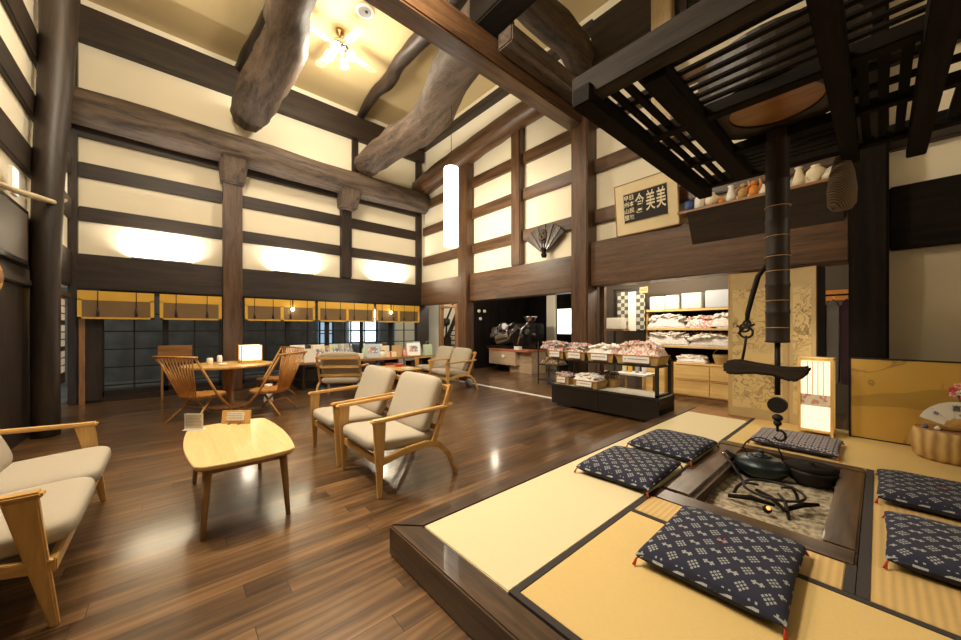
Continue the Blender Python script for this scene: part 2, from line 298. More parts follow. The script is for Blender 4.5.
# ------------------------------------------------------------------ mesh builder
class MB:
    def __init__(s): s.v = []; s.f = []
    def add(s, vs, fs):
        o = len(s.v); s.v += [Vector(p) for p in vs]; s.f += [[i + o for i in f] for f in fs]; return s
    def box(s, x0, x1, y0, y1, z0, z1, M=None):
        vs = [Vector((x, y, z)) for z in (z0, z1) for y in (y0, y1) for x in (x0, x1)]
        if M: vs = [M @ p for p in vs]
        return s.add(vs, [(0, 2, 3, 1), (4, 5, 7, 6), (0, 1, 5, 4), (2, 6, 7, 3), (0, 4, 6, 2), (1, 3, 7, 5)])
    def hexa(s, a, b):
        """a, b: two quads (bottom, top), each 4 points in ccw order"""
        return s.add(list(a) + list(b), [(3, 2, 1, 0), (4, 5, 6, 7), (0, 1, 5, 4), (1, 2, 6, 5), (2, 3, 7, 6), (3, 0, 4, 7)])
    def bar(s, p0, p1, w, h, w2=None, h2=None, up=(0, 0, 1)):
        p0, p1 = Vector(p0), Vector(p1); d = (p1 - p0).normalized(); up = Vector(up)
        if abs(d.dot(up)) > 0.98: up = Vector((0, 1, 0))
        x = d.cross(up).normalized(); y = x.cross(d).normalized()
        w2 = w if w2 is None else w2; h2 = h if h2 is None else h2
        q = lambda p, w, h: [p - x * w / 2 - y * h / 2, p + x * w / 2 - y * h / 2, p + x * w / 2 + y * h / 2, p - x * w / 2 + y * h / 2]
        return s.hexa(q(p0, w, h), q(p1, w2, h2))
    def tube(s, pts, r, n=12, cap=True, sq=1.0, wob=0.0, seed=0):
        pts = [Vector(p) for p in pts]
        rs = r if isinstance(r, (list, tuple)) else [r] * len(pts)
        rings = []; prev = None
        for i, p in enumerate(pts):
            d = (pts[min(i + 1, len(pts) - 1)] - pts[max(i - 1, 0)]).normalized()
            if prev is None:
                u = Vector((0, 0, 1)) if abs(d.z) < 0.9 else Vector((1, 0, 0))
                a = d.cross(u).normalized()
            else: a = (prev - d * prev.dot(d)).normalized()
            prev = a; b = d.cross(a).normalized(); ring = []
            for k in range(n):
                t = 2 * PI * k / n; rr = rs[i]
                if wob: rr *= 1 + wob * noise.noise(Vector((math.cos(t) * 1.3 + seed, math.sin(t) * 1.3, i * 0.35)))
                ring.append(p + a * math.cos(t) * rr + b * math.sin(t) * rr * sq)
            rings.append(ring)
        o = len(s.v); vs = [q for R_ in rings for q in R_]; fs = []
        for i in range(len(rings) - 1):
            for k in range(n):
                fs.append((i * n + k, i * n + (k + 1) % n, (i + 1) * n + (k + 1) % n, (i + 1) * n + k))
        if cap: fs.append(tuple(range(n - 1, -1, -1))); fs.append(tuple((len(rings) - 1) * n + k for k in range(n)))
        return s.add(vs, fs)
    def lathe(s, prof, n=24, c=(0, 0, 0), sx=1.0, sy=1.0):
        vs = []; fs = []
        for r, z in prof:
            for k in range(n):
                t = 2 * PI * k / n; vs.append((c[0] + r * sx * math.cos(t), c[1] + r * sy * math.sin(t), c[2] + z))
        for i in range(len(prof) - 1):
            for k in range(n):
                fs.append((i * n + k, i * n + (k + 1) % n, (i + 1) * n + (k + 1) % n, (i + 1) * n + k))
        fs.append(tuple(range(n - 1, -1, -1))); fs.append(tuple((len(prof) - 1) * n + k for k in range(n)))
        return s.add(vs, fs)
    def prism(s, out, d0, d1, plane='XY'):
        n = len(out)
        def P(u, v, w): return {'XY': (u, v, w), 'XZ': (u, w, v), 'YZ': (w, u, v)}[plane]
        vs = [P(u, v, d0) for u, v in out] + [P(u, v, d1) for u, v in out]
        fs = [tuple(range(n - 1, -1, -1)), tuple(range(n, 2 * n))] + [(i, (i + 1) % n, n + (i + 1) % n, n + i) for i in range(n)]
        return s.add(vs, fs)
    def sphere(s, c, r, n=12, m=8, sx=1, sy=1, sz=1):
        prof = [(r * math.sin(PI * i / m) + 1e-5, -r * sz * math.cos(PI * i / m)) for i in range(m + 1)]
        return s.lathe(prof, n, c, sx, sy)
    def build(s, name, mat, parent=None, bevel=0.0, smooth=False, subd=0, loc=None, M=None, seg=2, recalc=True):
        me = bpy.data.meshes.new(name)
        vs = [M @ v for v in s.v] if M else s.v
        if loc is not None:
            lv = Vector(loc); vs = [v - lv for v in vs]
        me.from_pydata([tuple(v) for v in vs], [], s.f)
        bm = bmesh.new(); bm.from_mesh(me)
        if recalc: bmesh.ops.recalc_face_normals(bm, faces=bm.faces)
        if bevel:
            bmesh.ops.bevel(bm, geom=list(bm.edges), offset=bevel, segments=seg, affect='EDGES', clamp_overlap=True)
        bm.to_mesh(me); bm.free()
        me.materials.append(MATS[mat] if isinstance(mat, str) else mat)
        if smooth:
            me.polygons.foreach_set('use_smooth', [True] * len(me.polygons))
        o = bpy.data.objects.new(name, me); COL.objects.link(o)
        if loc is not None: o.location = loc
        if subd:
            md = o.modifiers.new('Subdivision', 'SUBSURF'); md.levels = subd; md.render_levels = subd
        if parent: o.parent = parent
        return o

def tag(o, label=None, cat=None, group=None, kind=None):
    if label: o['label'] = label
    if cat: o['category'] = cat
    if group: o['group'] = group
    if kind: o['kind'] = kind
    return o
def thing(name, label, cat, loc=(0, 0, 0), rz=0.0, group=None):
    o = bpy.data.objects.new(name, None); COL.objects.link(o); o.empty_display_size = 0.1
    o.location = loc; o.rotation_euler = (0, 0, rz)
    return tag(o, label, cat, group)
def struct(name, mb, mat, label=None, parent=None, **k):
    o = mb.build(name, mat, parent, **k)
    if not parent: o['kind'] = 'structure'
    if label: o['label'] = label
    return o
def dup(root, loc, rz=None, label=None, group=None, scale=None):
    def cp(o, par):
        c = o.copy(); COL.objects.link(c); c.parent = par
        for ch in list(o.children): cp(ch, c)
        return c
    r = cp(root, None); r.location = loc
    if rz is not None: r.rotation_euler = (0, 0, rz)
    if scale is not None: r.scale = (scale,) * 3
    if label: r['label'] = label
    if group: r['group'] = group
    return r
def ALL(): return list(bpy.data.objects)
def RZ(a): return Matrix.Rotation(a, 4, 'Z')
def T(x, y, z): return Matrix.Translation((x, y, z))

def text_mesh(name, s, size, mat, M, parent=None, ext=0.002, off=0.0):
    cu = bpy.data.curves.new(name, 'FONT'); cu.body = s; cu.size = size; cu.extrude = ext; cu.offset = off
    cu.align_x = 'CENTER'; cu.align_y = 'CENTER'
    tmp = bpy.data.objects.new(name, cu); COL.objects.link(tmp)
    dg = bpy.context.evaluated_depsgraph_get(); me = bpy.data.meshes.new_from_object(tmp.evaluated_get(dg))
    bpy.data.objects.remove(tmp); me.transform(M); me.materials.clear(); me.materials.append(MATS[mat])
    o = bpy.data.objects.new(name, me); COL.objects.link(o)
    if parent: o.parent = parent
    return o

def cushion_mb(w, d, t, n=14, p=3.2, puff=1.0, seed=0, z0=0.0):
    """soft pad, centred in x/y, bottom at z0"""
    mb = MB(); vs = []; fs = []
    for side in (1, -1):
        for j in range(n + 1):
            for i in range(n + 1):
                u = -1 + 2 * i / n; v = -1 + 2 * j / n
                uu = math.sin(u * PI / 2); vv = math.sin(v * PI / 2)
                h = (max(0, 1 - abs(uu) ** p) * max(0, 1 - abs(vv) ** p)) ** 0.42
                e = 0.03 * (1 - h)
                zz = t / 2 + side * t / 2 * h * (1.0 if side < 0 else puff)
                if side > 0: zz += 0.004 * noise.noise(Vector((uu * 3 + seed, vv * 3, 0)))
                # pillow corners pull outwards a little
                k = 1 - 0.03 * (1 - abs(uu * vv)) * (1 if max(abs(uu), abs(vv)) > 0.98 else 0)
                vs.append((uu * w / 2 * k, vv * d / 2 * k, z0 + max(0.0, zz if side > 0 else zz)))
    m = (n + 1) * (n + 1)
    for s_ in range(2):
        for j in range(n):
            for i in range(n):
                a = s_ * m + j * (n + 1) + i; q = [a, a + 1, a + n + 2, a + n + 1]
                fs.append(q if s_ == 0 else q[::-1])
    mb.add(vs, fs)
    return mb
def weld(o, d=0.0005):
    bm = bmesh.new(); bm.from_mesh(o.data); bmesh.ops.remove_doubles(bm, verts=bm.verts, dist=d); bm.to_mesh(o.data); bm.free(); return o
def rrect(x0, x1, y0, y1, r, n=5):
    out = []
    for cx, cy, a in ((x1 - r, y1 - r, 0), (x0 + r, y1 - r, 90), (x0 + r, y0 + r, 180), (x1 - r, y0 + r, 270)):
        for i in range(n + 1):
            t = math.radians(a + 90 * i / n); out.append((cx + r * math.cos(t), cy + r * math.sin(t)))
    return out

def softbox(w, d, t, e=0.28, n=40, m=20):
    """rounded upholstery block, bottom at z=0"""
    sg = lambda v, k: math.copysign(abs(v) ** k, v)
    prof = []; mb = MB(); vs = []; fs = []
    for i in range(m + 1):
        a = -PI / 2 + PI * i / m; c = abs(math.cos(a)) ** (e * 1.6) if abs(math.cos(a)) > 1e-6 else 0.0; z = t / 2 + t / 2 * sg(math.sin(a), e * 2.2)
        for k in range(n):
            o = 2 * PI * (k + .5) / n; vs.append((w / 2 * c * sg(math.cos(o), e), d / 2 * c * sg(math.sin(o), e), z))
    for i in range(m):
        for k in range(n): fs.append((i * n + k, i * n + (k + 1) % n, (i + 1) * n + (k + 1) % n, (i + 1) * n + k))
    return mb.add(vs, fs)
# ------------------------------------------------------------------ setting
YB = 5.64; XA = -9.02; YC = -1.25
struct('floor', MB().box(-11, 3.2, -1.4, 10.2, -0.12, 0.0), 'floorboards', 'glossy dark oak floorboards of the lounge')
struct('ceiling', MB().box(-9.3, 3.2, -1.4, 6.0, 6.98, 7.08), 'ceiling_board', 'tan boarded ceiling high above the lounge')
struct('wall_left', MB().box(-9.25, 3.2, -1.45, -1.30, 2.0, 7.0), 'plaster', 'plaster wall at the far left edge of the photo')
struct('wall_back', MB().box(-9.2, -9.07, -1.45, 5.9, 2.3, 7.0), 'plaster', 'long plaster wall above the row of blinds')
struct('wall_right', MB().box(-9.2, 3.2, 5.70, 5.85, 2.3, 7.0), 'plaster', 'plaster wall above the shop opening, with the fan and the calligraphy board')
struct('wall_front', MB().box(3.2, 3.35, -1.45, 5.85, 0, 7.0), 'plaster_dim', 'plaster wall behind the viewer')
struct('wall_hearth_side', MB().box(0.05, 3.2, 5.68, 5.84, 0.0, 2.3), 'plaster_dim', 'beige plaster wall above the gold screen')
# boarded lower part of the left wall
struct('wall_left_boards', MB().box(-7.66, 3.2, -1.42, -1.28, 0, 2.0), 'beam_dark_Z', 'dark boarded lower wall at the left edge')

ntrim = [0]
def trim(x0, x1, y0, y1, z0, z1, mat, label=None, bev=0.012):
    ntrim[0] += 1
    return struct('trim_%d' % ntrim[0], MB().box(x0, x1, y0, y1, z0, z1), mat, label, bevel=bev)
BD = 'beam_dark_'; BB = 'beam_brown_'
# wall_back (blinds) timbers
trim(-9.2, -8.97, -1.3, 5.64, 1.97, 2.57, BD + 'Y', 'wide dark lintel over the row of yellow blinds')
for seg, (a, b) in enumerate(((-1.19, 0.80), (1.13, 3.22), (3.47, 5.5))):
    w = ('left', 'middle', 'right')[seg]
    trim(-9.12, -9.02, a, b, 3.14, 3.39, BD + 'Y', 'lower dark rail in the %s bay of the wall over the blinds' % w)
    trim(-9.12, -9.02, a, b, 3.89, 4.15, BD + 'Y', 'upper dark rail in the %s bay of the wall over the blinds' % w)
trim(-9.12, -8.98, -1.3, 5.5, 4.58, 4.78, BD + 'Y', 'thin dark beam tucked under the log plate of the back wall')
trim(-9.15, -8.90, -1.3, 5.64, 6.20, 6.78, BD + 'Y', 'high dark beam under the ceiling of the back wall')
trim(-9.12, -9.0, 3.52, 3.68, 5.2, 6.25, BD + 'Z', 'short dark strut high between log plate and ceiling beam')
trim(-9.12, -8.98, 5.42, 5.6, 0.0, 6.9, BD + 'Z', 'dark corner post beside the right end of the blinds')
trim(-9.12, -8.96, -1.3, -1.19, 0, 6.9, BD + 'Z', 'dark corner post at the left end of the blinds')
# wall_left timbers
for i, (z0, z1) in enumerate(((3.13, 3.47), (3.88, 4.17), (4.62, 5.0), (2.0, 2.6), (5.9, 6.3))):
    trim(-8.95, 3.2, -1.33, -1.25, z0, z1, BD + 'X', '%s dark rail on the wall at the left edge' % ('second', 'third', 'fourth', 'lowest and widest', 'highest')[i])
trim(-7.85, -7.45, -1.36, -1.2, 0, 6.98, BD + 'Z', 'dark wall post between natural post and lattice at left')
trim(-8.7, 3.2, -1.30, -1.22, 1.78, 1.86, BD + 'X', 'thin dark ledge under the framed picture at the left edge')
# wall_right timbers, left of the tall pillar
trim(-8.98, -3.67, 5.56, 5.86, 1.97, 2.64, BB + 'X', 'wide brown lintel under the carved fan')
for seg, (a, b) in enumerate(((-8.98, -7.08), (-6.72, -5.32), (-5.02, -3.67))):
    w = ('left', 'middle', 'right')[seg]
    trim(a, b, 5.62, 5.74, 3.15, 3.39, BB + 'X', 'lower brown rail in the %s bay of the fan wall' % w)
    trim(a, b, 5.62, 5.74, 4.03, 4.27, BB + 'X', 'middle brown rail in the %s bay of the fan wall' % w)
    trim(a, b, 5.62, 5.74, 4.80, 5.04, BB + 'X', 'upper brown rail in the %s bay of the fan wall' % w)
# right of the tall pillar
trim(-3.33, -0.21, 5.5, 5.86, 2.03, 2.80, BB + 'X', 'wide brown lintel under the calligraphy board')
trim(0.07, 3.2, 5.56, 5.86, 2.11, 2.75, 'soot_X', 'wide dark lintel above the beige wall at right')
for i, (z0, z1) in enumerate(((3.15, 3.39), (4.05, 4.28), (4.85, 5.08))):
    trim(-3.33, -0.21, 5.62, 5.74, z0, z1, BB + 'X', '%s rail behind the hanging lattice' % ('lower', 'middle', 'upper')[i])
    trim(0.07, 3.2, 5.6, 5.74, z0, z1, BD + 'X', '%s rail right of the dark hearth post' % ('lower', 'middle', 'upper')[i])
trim(-3.3, 3.2, 5.45, 5.74, 5.85, 6.6, BD + 'X', 'deep dark beam high on the wall right of the tall pillar')
trim(-8.98, -3.3, 5.5, 5.74, 6.55, 6.7, BD + 'X', 'thin dark beam at the ceiling edge of the fan wall')
# slender pale post and high dark window over the lattice
trim(-2.22, -1.94, 5.30, 5.45, 4.05, 6.98, 'pale_post', 'slender pale timber post rising behind the hanging lattice')
w = struct('window_9', MB().box(-1.85, -0.9, 5.36, 5.44, 5.45, 5.52).box(-1.85, -0.9, 5.36, 5.44, 6.5, 6.57).box(-1.85, -1.76, 5.36, 5.44, 5.45, 6.57).box(-1.35, -1.30, 5.36, 5.44, 5.45, 6.57).box(-0.97, -0.9, 5.36, 5.44, 5.45, 6.57), 'black', 'dark framed window high above the hanging lattice')
MB().box(-1.78, -0.95, 5.39, 5.40, 5.5, 6.52).build('pane', 'frosted', w)

def pillar(name, label, x0, x1, y0, y1, z0, z1, mat, cat='pillar'):
    cx, cy = (x0 + x1) / 2, (y0 + y1) / 2
    o = MB().box(x0, x1, y0, y1, z0, z1).build(name, mat, bevel=0.02, loc=(cx, cy, z0))
    o['kind'] = 'structure'
    return tag(o, label, cat)
pillar('pillar', 'reddish brown square pillar beside the glowing table lamp', -9.1, -8.84, 0.80, 1.13, 0, 4.72, BB + 'Z')
pillar('pillar', 'dark stub post between middle and right bays above the blinds', -9.1, -8.90, 3.22, 3.47, 2.57, 4.72, BD + 'Z')
pillar('pillar', 'brown square pillar between hallway and stone counter opening', -7.05, -6.70, 5.44, 5.7, 0, 5.5, BB + 'Z')
pillar('pillar', 'slim brown post left of the carved fan, stopping at the lintel', -5.30, -5.03, 5.54, 5.72, 2.64, 5.6, BB + 'Z')
pillar('pillar', 'tallest brown pillar, right of the carved fan, behind the candy baskets', -3.67, -3.33, 5.40, 5.74, 0, 5.1, BB + 'Z')
pillar('pillar', 'broad near-black post between lantern and gold screen', -0.21, 0.07, 5.36, 5.74, 0.0, 6.9, 'soot_Z')
pillar('pillar', 'brown inner door post just right of the tallest pillar', -3.33, -3.24, 5.78, 5.90, 0, 2.3, BB + 'Z')

# natural timbers
def log(name, label, pts, rs, mat='log_X', n=18, wob=0.16, seed=1, sq=1.0, cat='log beam'):
    # resample smoothly
    P = [Vector(p) for p in pts]; out = []; ro = []
    for i in range(len(P) - 1):
        a, b, c, d = P[max(i - 1, 0)], P[i], P[i + 1], P[min(i + 2, len(P) - 1)]
        for k in range(6):
            t = k / 6
            out.append(0.5 * ((2 * b) + (c - a) * t + (2 * a - 5 * b + 4 * c - d) * t * t + (3 * b - a - 3 * c + d) * t ** 3))
            ro.append(rs[i] * (1 - t) + rs[i + 1] * t)
    out.append(P[-1]); ro.append(rs[-1])
    m = MB().tube(out, ro, n=n, wob=wob, seed=seed, sq=sq)
    c = out[0]
    o = m.build(name, mat, smooth=True, loc=c)
    for p in o.data.polygons:
        if len(p.vertices) > 6: p.use_smooth = False
    o['kind'] = 'structure'
    return tag(o, label, cat)
log('log_beam', 'long squared log plate running the whole length of the back wall', [(-8.82, -1.3, 5.0), (-8.8, 1.2, 4.97), (-8.82, 3.5, 4.93), (-8.84, 5.62, 4.95)], [0.30, 0.31, 0.30, 0.29], 'log_Y', wob=0.10, seed=4, n=12)
log('log_beam', 'thick bent log at top left, left of the ceiling fan', [(-8.78, 1.20, 5.70), (-8.2, 1.24, 5.74), (-7.6, 1.30, 5.88), (-6.9, 1.42, 6.02), (-6.3, 1.40, 6.02), (-5.4, 1.24, 5.9), (-3.4, 1.15, 5.7)], [0.30, 0.36, 0.38, 0.36, 0.33, 0.28, 0.28], seed=9, sq=.92, n=9)
log('log_beam', 'pale twisted log right of the ceiling fan, above the pendant lamp', [(-8.78, 3.72, 5.45), (-8.1, 3.88, 5.60), (-7.3, 4.05, 5.72), (-6.6, 4.14, 5.72), (-5.9, 4.0, 5.72), (-5.0, 3.72, 5.80), (-3.5, 3.3, 5.6)], [0.28, 0.33, 0.37, 0.38, 0.38, 0.36, 0.34], seed=21, n=10)
log('ceiling_log', 'thin dark log just under the ceiling at top left, behind the bent log', [(-9.0, 1.13, 6.8), (-8.0, 1.22, 6.81), (-6.8, 1.36, 6.8), (-5.5, 1.42, 6.8), (-3.4, 1.4, 6.8)], [0.13, 0.14, 0.15, 0.16, 0.16], 'beam_dark_X', seed=3, wob=0.3)
log('ceiling_log', 'thin dark crooked log under the ceiling right of the fan', [(-9.0, 3.72, 6.84), (-7.9, 3.62, 6.84), (-7.2, 3.66, 6.83), (-6.5, 3.56, 6.82), (-5.4, 3.60, 6.82), (-3.4, 3.5, 6.8)], [0.09, 0.12, 0.14, 0.14, 0.16, 0.16], 'beam_dark_X', seed=13, wob=0.22)
log('log_beam', 'arched brown tie log across the top of the fan wall', [(-8.95, 5.5, 5.38), (-8.0, 5.5, 5.50), (-7.1, 5.5, 5.58), (-6.2, 5.5, 5.66), (-5.0, 5.5, 5.74), (-3.6, 5.5, 5.78)], [0.27, 0.28, 0.27, 0.25, 0.23, 0.22], 'beam_brown_X', seed=6, wob=0.08, n=12)
log('log_beam', 'grey crooked log above the long crossbeam at top centre', [(-3.5, 5.6, 5.95), (-3.42, 5.0, 6.1), (-3.45, 4.2, 6.15), (-3.45, 3.0, 6.2), (-3.4, 0.5, 6.2)], [0.24, 0.25, 0.26, 0.26, 0.26], 'log_Y', seed=31)
struct('trim_70', MB().box(-3.74, -3.44, -1.3, 5.6, 4.88, 5.26), BB + 'Y', 'long brown crossbeam running overhead to the tallest pillar', bevel=0.02)
struct('trim_71', MB().box(-3.43, -3.16, 3.33, 5.6, 5.06, 5.30), 'log_Y', 'paler beam beside the long overhead crossbeam', bevel=0.02)  # lighter log material stands in for the light falling on this beam
struct('trim_72', MB().box(-3.62, 0.9, 2.98, 3.34, 5.27, 5.75), 'soot_X', 'black cross timber resting on the overhead crossbeam', bevel=0.02)
# brackets under the log plate
for y, lab in ((0.965, 'wooden bracket block under the log plate, left of two'), (3.36, 'wooden bracket block under the log plate, right of two')):
    b = MB().hexa([(-9.1, y - .2, 4.28), (-8.75, y - .2, 4.28), (-8.75, y + .2, 4.28), (-9.1, y + .2, 4.28)], [(-9.1, y - .24, 4.74), (-8.5, y - .24, 4.74), (-8.5, y + .24, 4.74), (-9.1, y + .24, 4.74)])
    o = b.build('bracket', 'log_Z', bevel=0.05, loc=(-9.0, y, 4.28)); o['kind'] = 'structure'; tag(o, lab, 'bracket')
log('natural_post', 'smooth naturally bent trunk post at the left edge', [(-6.62, -1.13, 0), (-6.62, -1.13, 1.6), (-6.66, -1.12, 3.0), (-6.85, -1.1, 4.2), (-7.0, -1.08, 5.4), (-7.0, -1.05, 6.95)], [0.12, 0.12, 0.13, 0.15, 0.17, 0.18], 'beam_dark_Z', seed=5, wob=0.06, cat='pillar')

# ------------------------------------------------------------------ windows and doors under the blinds
def glazed(nm, y0, y1, x, label, litrows=None, rows=5, cols=2, mat='black', litmat='daylit'):
    z0, z1 = 0.10, 1.97; m = MB(); s = 0.045
    m.box(x - .03, x + .03, y0, y0 + s, z0, z1).box(x - .03, x + .03, y1 - s, y1, z0, z1).box(x - .03, x + .03, y0, y1, z0, z0 + .09).box(x - .03, x + .03, y0, y1, z1 - .07, z1)
    for c in range(1, cols): yy = y0 + (y1 - y0) * c / cols; m.box(x - .015, x + .015, yy - .011, yy + .011, z0, z1)
    for r in range(1, rows + 1): zz = 0.28 + (r - 1) * 0.32; m.box(x - .015, x + .015, y0, y1, zz - .011, zz + .011)
    w = struct(nm, m, mat, label)
    MB().box(x - .004, x + .004, y0 + .02, y1 - .02, z0 + .05, z1 - .04).build('pane', 'pane_glass', w)
    return w
k = 1
names = ['leftmost', 'second', 'third', 'fourth', 'fifth', 'sixth', 'seventh']
ys = [(-0.93, -0.08), (-0.08, 0.79), (1.14, 2.02), (2.02, 2.9), (2.9, 3.78), (3.78, 4.62), (4.62, 5.44)]
for i, (a, b) in enumerate(ys):
    glazed('window_%d' % (i + 1), a, b, -9.04 - 0.03 * (i % 2), '%s black latticed glass door from the left, under the blinds' % names[i])
struct('baseboard_back', MB().box(-9.14, -8.98, -1.2, 5.5, 0.0, 0.10), BD + 'Y', 'dark sill under the latticed glass doors')
# what lies outside the glass
struct('ground_outside', MB().box(-14, -9.14, -4, 9, -0.2, -0.02), 'outside_grey', 'dark ground outside the glass doors')
o = MB().box(-12.6, -12.45, -4, 9, -0.1, 3.4).build('neighbouring_wall', 'outside_grey', loc=(-12.5, 2, 0)); tag(o, 'dark building front outside, seen through the glass doors', 'building')
for i, (y0, y1, z0, z1, mt, lab) in enumerate(((3.70, 4.18, 0.7, 1.9, 'daylit_dim', 'pale blue lit shopfront pane outside, left of the bright one'),
        (4.75, 5.78, 0.78, 2.0, 'daylit', 'brightest blue white lit pane outside, behind the counter'),
        (6.95, 7.75, 0.2, 2.0, 'daylit_dim', 'blue lit pane outside, nearest the corner post'),
        )):
    w = thing('lit_shopfront', lab, 'window', (-12.40, (y0 + y1) / 2, z0))
    h = z1 - z0; wd = y1 - y0
    MB().box(0, 0.02, -wd / 2, wd / 2, 0, h).build('pane', mt, w)
    f = MB().box(0.02, 0.06, -wd / 2, -wd / 2 + .05, 0, h).box(0.02, 0.06, wd / 2 - .05, wd / 2, 0, h).box(0.02, 0.06, -.02, .02, 0, h)
    for q in (0, .33, .66, .96): f.box(0.02, 0.06, -wd / 2, wd / 2, h * q, h * q + .03)
    f.build('frame', 'black', w)
# light door leaf at the left end, with an orange stile
struct('door_1', MB().box(-9.0, -8.94, -1.17, -1.10, 0, 1.92), 'mid_Z', 'orange brown door stile at the left end of the glass doors')
d = struct('door_2', MB().box(-8.98, -8.94, -1.10, -0.90, 0.05, 1.9), BD + 'Z', 'dark door leaf beside the leftmost glass door')
# small lattice of white panes, far left wall
w = struct('window_8', MB().box(-8.45, -7.86, -1.30, -1.25, 0.45, 1.85), BD + 'Z', 'narrow window with three groups of tiny white panes at the left edge')
g = MB()
for z in (0.62, 1.02, 1.42):
    for c in range(3):
        for r in range(3): g.box(-8.38 + c * .17, -8.24 + c * .17, -1.25, -1.24, z + r * .115, z + .095 + r * .115)
g.build('pane', 'white', w)

# ------------------------------------------------------------------ rooms behind the shop wall
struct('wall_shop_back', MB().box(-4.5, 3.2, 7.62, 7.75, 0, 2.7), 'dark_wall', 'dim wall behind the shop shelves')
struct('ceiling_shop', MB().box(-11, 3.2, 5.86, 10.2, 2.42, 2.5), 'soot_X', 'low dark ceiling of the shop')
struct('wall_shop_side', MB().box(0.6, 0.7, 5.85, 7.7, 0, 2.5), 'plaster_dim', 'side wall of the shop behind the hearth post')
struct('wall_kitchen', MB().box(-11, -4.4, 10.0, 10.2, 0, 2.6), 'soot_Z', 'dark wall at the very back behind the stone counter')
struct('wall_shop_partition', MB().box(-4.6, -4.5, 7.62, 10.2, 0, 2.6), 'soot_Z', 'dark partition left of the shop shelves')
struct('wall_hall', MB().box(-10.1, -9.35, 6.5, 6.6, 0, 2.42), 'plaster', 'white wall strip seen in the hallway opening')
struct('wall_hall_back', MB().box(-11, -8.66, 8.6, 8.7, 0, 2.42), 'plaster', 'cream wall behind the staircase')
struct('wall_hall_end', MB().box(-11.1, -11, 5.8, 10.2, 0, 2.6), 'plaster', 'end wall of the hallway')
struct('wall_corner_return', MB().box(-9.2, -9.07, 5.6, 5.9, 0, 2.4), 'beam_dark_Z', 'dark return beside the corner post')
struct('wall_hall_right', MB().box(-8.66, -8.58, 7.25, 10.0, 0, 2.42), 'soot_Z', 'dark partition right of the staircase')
trim(-9.36, -9.26, 6.45, 6.6, 0, 2.42, 'mid_Z', 'brown jamb of the hallway doorway')
trim(-8.50, -8.40, 6.45, 6.6, 0, 2.42, 'mid_Z', 'right jamb of the hallway doorway')
trim(-9.3, -8.4, 6.46, 6.6, 1.93, 2.0, 'mid_X', 'head of the hallway doorway')
trim(-8.1, -3.7, 5.24, 5.31, 0.0, 0.012, 'white', 'pale metal threshold strip across the floor', bev=0.002)
trim(-6.95, -6.62, 8.9, 9.0, 0, 2.42, 'plaster', 'pale door post deep in the back room')
# platform: the raised floor is one timber box with a hole for the hearth
m = MB().box(-1.80, -0.99, 1.0, 5.66, 0, 0.115).box(-0.99, 3.2, 1.0, 2.45, 0, 0.115).box(-0.09, 3.2, 2.45, 5.66, 0, 0.115).box(-0.99, -0.09, 4.16, 5.66, 0, 0.115)
struct('floor_platform', m, 'beam_dark_X', 'raised timber platform under the straw mats')
struct('trim_80', MB().hexa([(-1.86, 0.94, 0), (3.2, 0.94, 0), (3.2, 1.08, 0), (-1.72, 1.08, 0)], [(-1.86, 0.94, .17), (3.2, 0.94, .17), (3.2, 1.08, .17), (-1.72, 1.08, .17)]), 'frame_wood_X', 'polished dark front edge board of the raised platform', bevel=0.008)
struct('trim_81', MB().hexa([(-1.86, 0.94, 0), (-1.72, 1.08, 0), (-1.72, 5.66, 0), (-1.86, 5.66, 0)], [(-1.86, 0.94, .17), (-1.72, 1.08, .17), (-1.72, 5.66, .17), (-1.86, 5.66, .17)]), 'frame_wood_Y', 'polished dark left edge board of the raised platform', bevel=0.008)
struct('trim_82', MB().box(-1.72, -1.0, 5.28, 5.66, .1, .168), 'mid_X', 'wood strip between the pale mat and the folding screen', bevel=0.004)
struct('trim_83', MB().box(-0.215, 0.6, 5.62, 5.68, .1, .2), BD + 'X', 'dark skirting behind the gold screen')

# ------------------------------------------------------------------ straw mats
def mat(x0, x1, y0, y1, m, label, edges='', z0=0.115, z1=0.17, name='tatami_mat', e=0.032):
    c = ((x0 + x1) / 2, (y0 + y1) / 2, z0); r = thing(name, label, 'tatami mat' if name == 'tatami_mat' else 'mat', c)
    bx0 = x0 + (e if 'l' in edges else 0); bx1 = x1 - (e if 'r' in edges else 0); by0 = y0 + (e if 'f' in edges else 0); by1 = y1 - (e if 'b' in edges else 0)
    MB().box(bx0 - c[0], bx1 - c[0], by0 - c[1], by1 - c[1], 0, z1 - z0).build('straw_cover', m, r, bevel=0.004)
    for ch, q in (('l', (x0, bx0, y0, y1)), ('r', (bx1, x1, y0, y1)), ('f', (bx0, bx1, y0, by0)), ('b', (bx0, bx1, by1, y1))):
        if ch in edges: MB().box(q[0] - c[0], q[1] - c[0], q[2] - c[1], q[3] - c[1], 0, z1 - z0 + .002).build('cloth_border', 'heri', r)
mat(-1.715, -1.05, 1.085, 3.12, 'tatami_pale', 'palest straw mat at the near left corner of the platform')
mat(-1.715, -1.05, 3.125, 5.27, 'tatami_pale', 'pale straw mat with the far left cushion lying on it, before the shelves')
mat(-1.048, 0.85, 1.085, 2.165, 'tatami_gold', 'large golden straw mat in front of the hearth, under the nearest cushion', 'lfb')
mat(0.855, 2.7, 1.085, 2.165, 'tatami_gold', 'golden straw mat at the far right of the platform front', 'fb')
mat(-1.048, -0.068, 2.17, 2.43, 'tatami_rib', 'narrow ribbed straw strip between front mat and hearth frame', 'lr', name='straw_strip', e=.036)
mat(-0.065, 1.6, 2.17, 4.18, 'tatami_rib', 'ribbed straw mat right of the hearth, under the two right cushions', 'l', e=0.04)
mat(-1.048, 1.6, 4.19, 5.61, 'tatami_gold', 'golden straw mat behind the hearth, under lantern and stump', 'l')
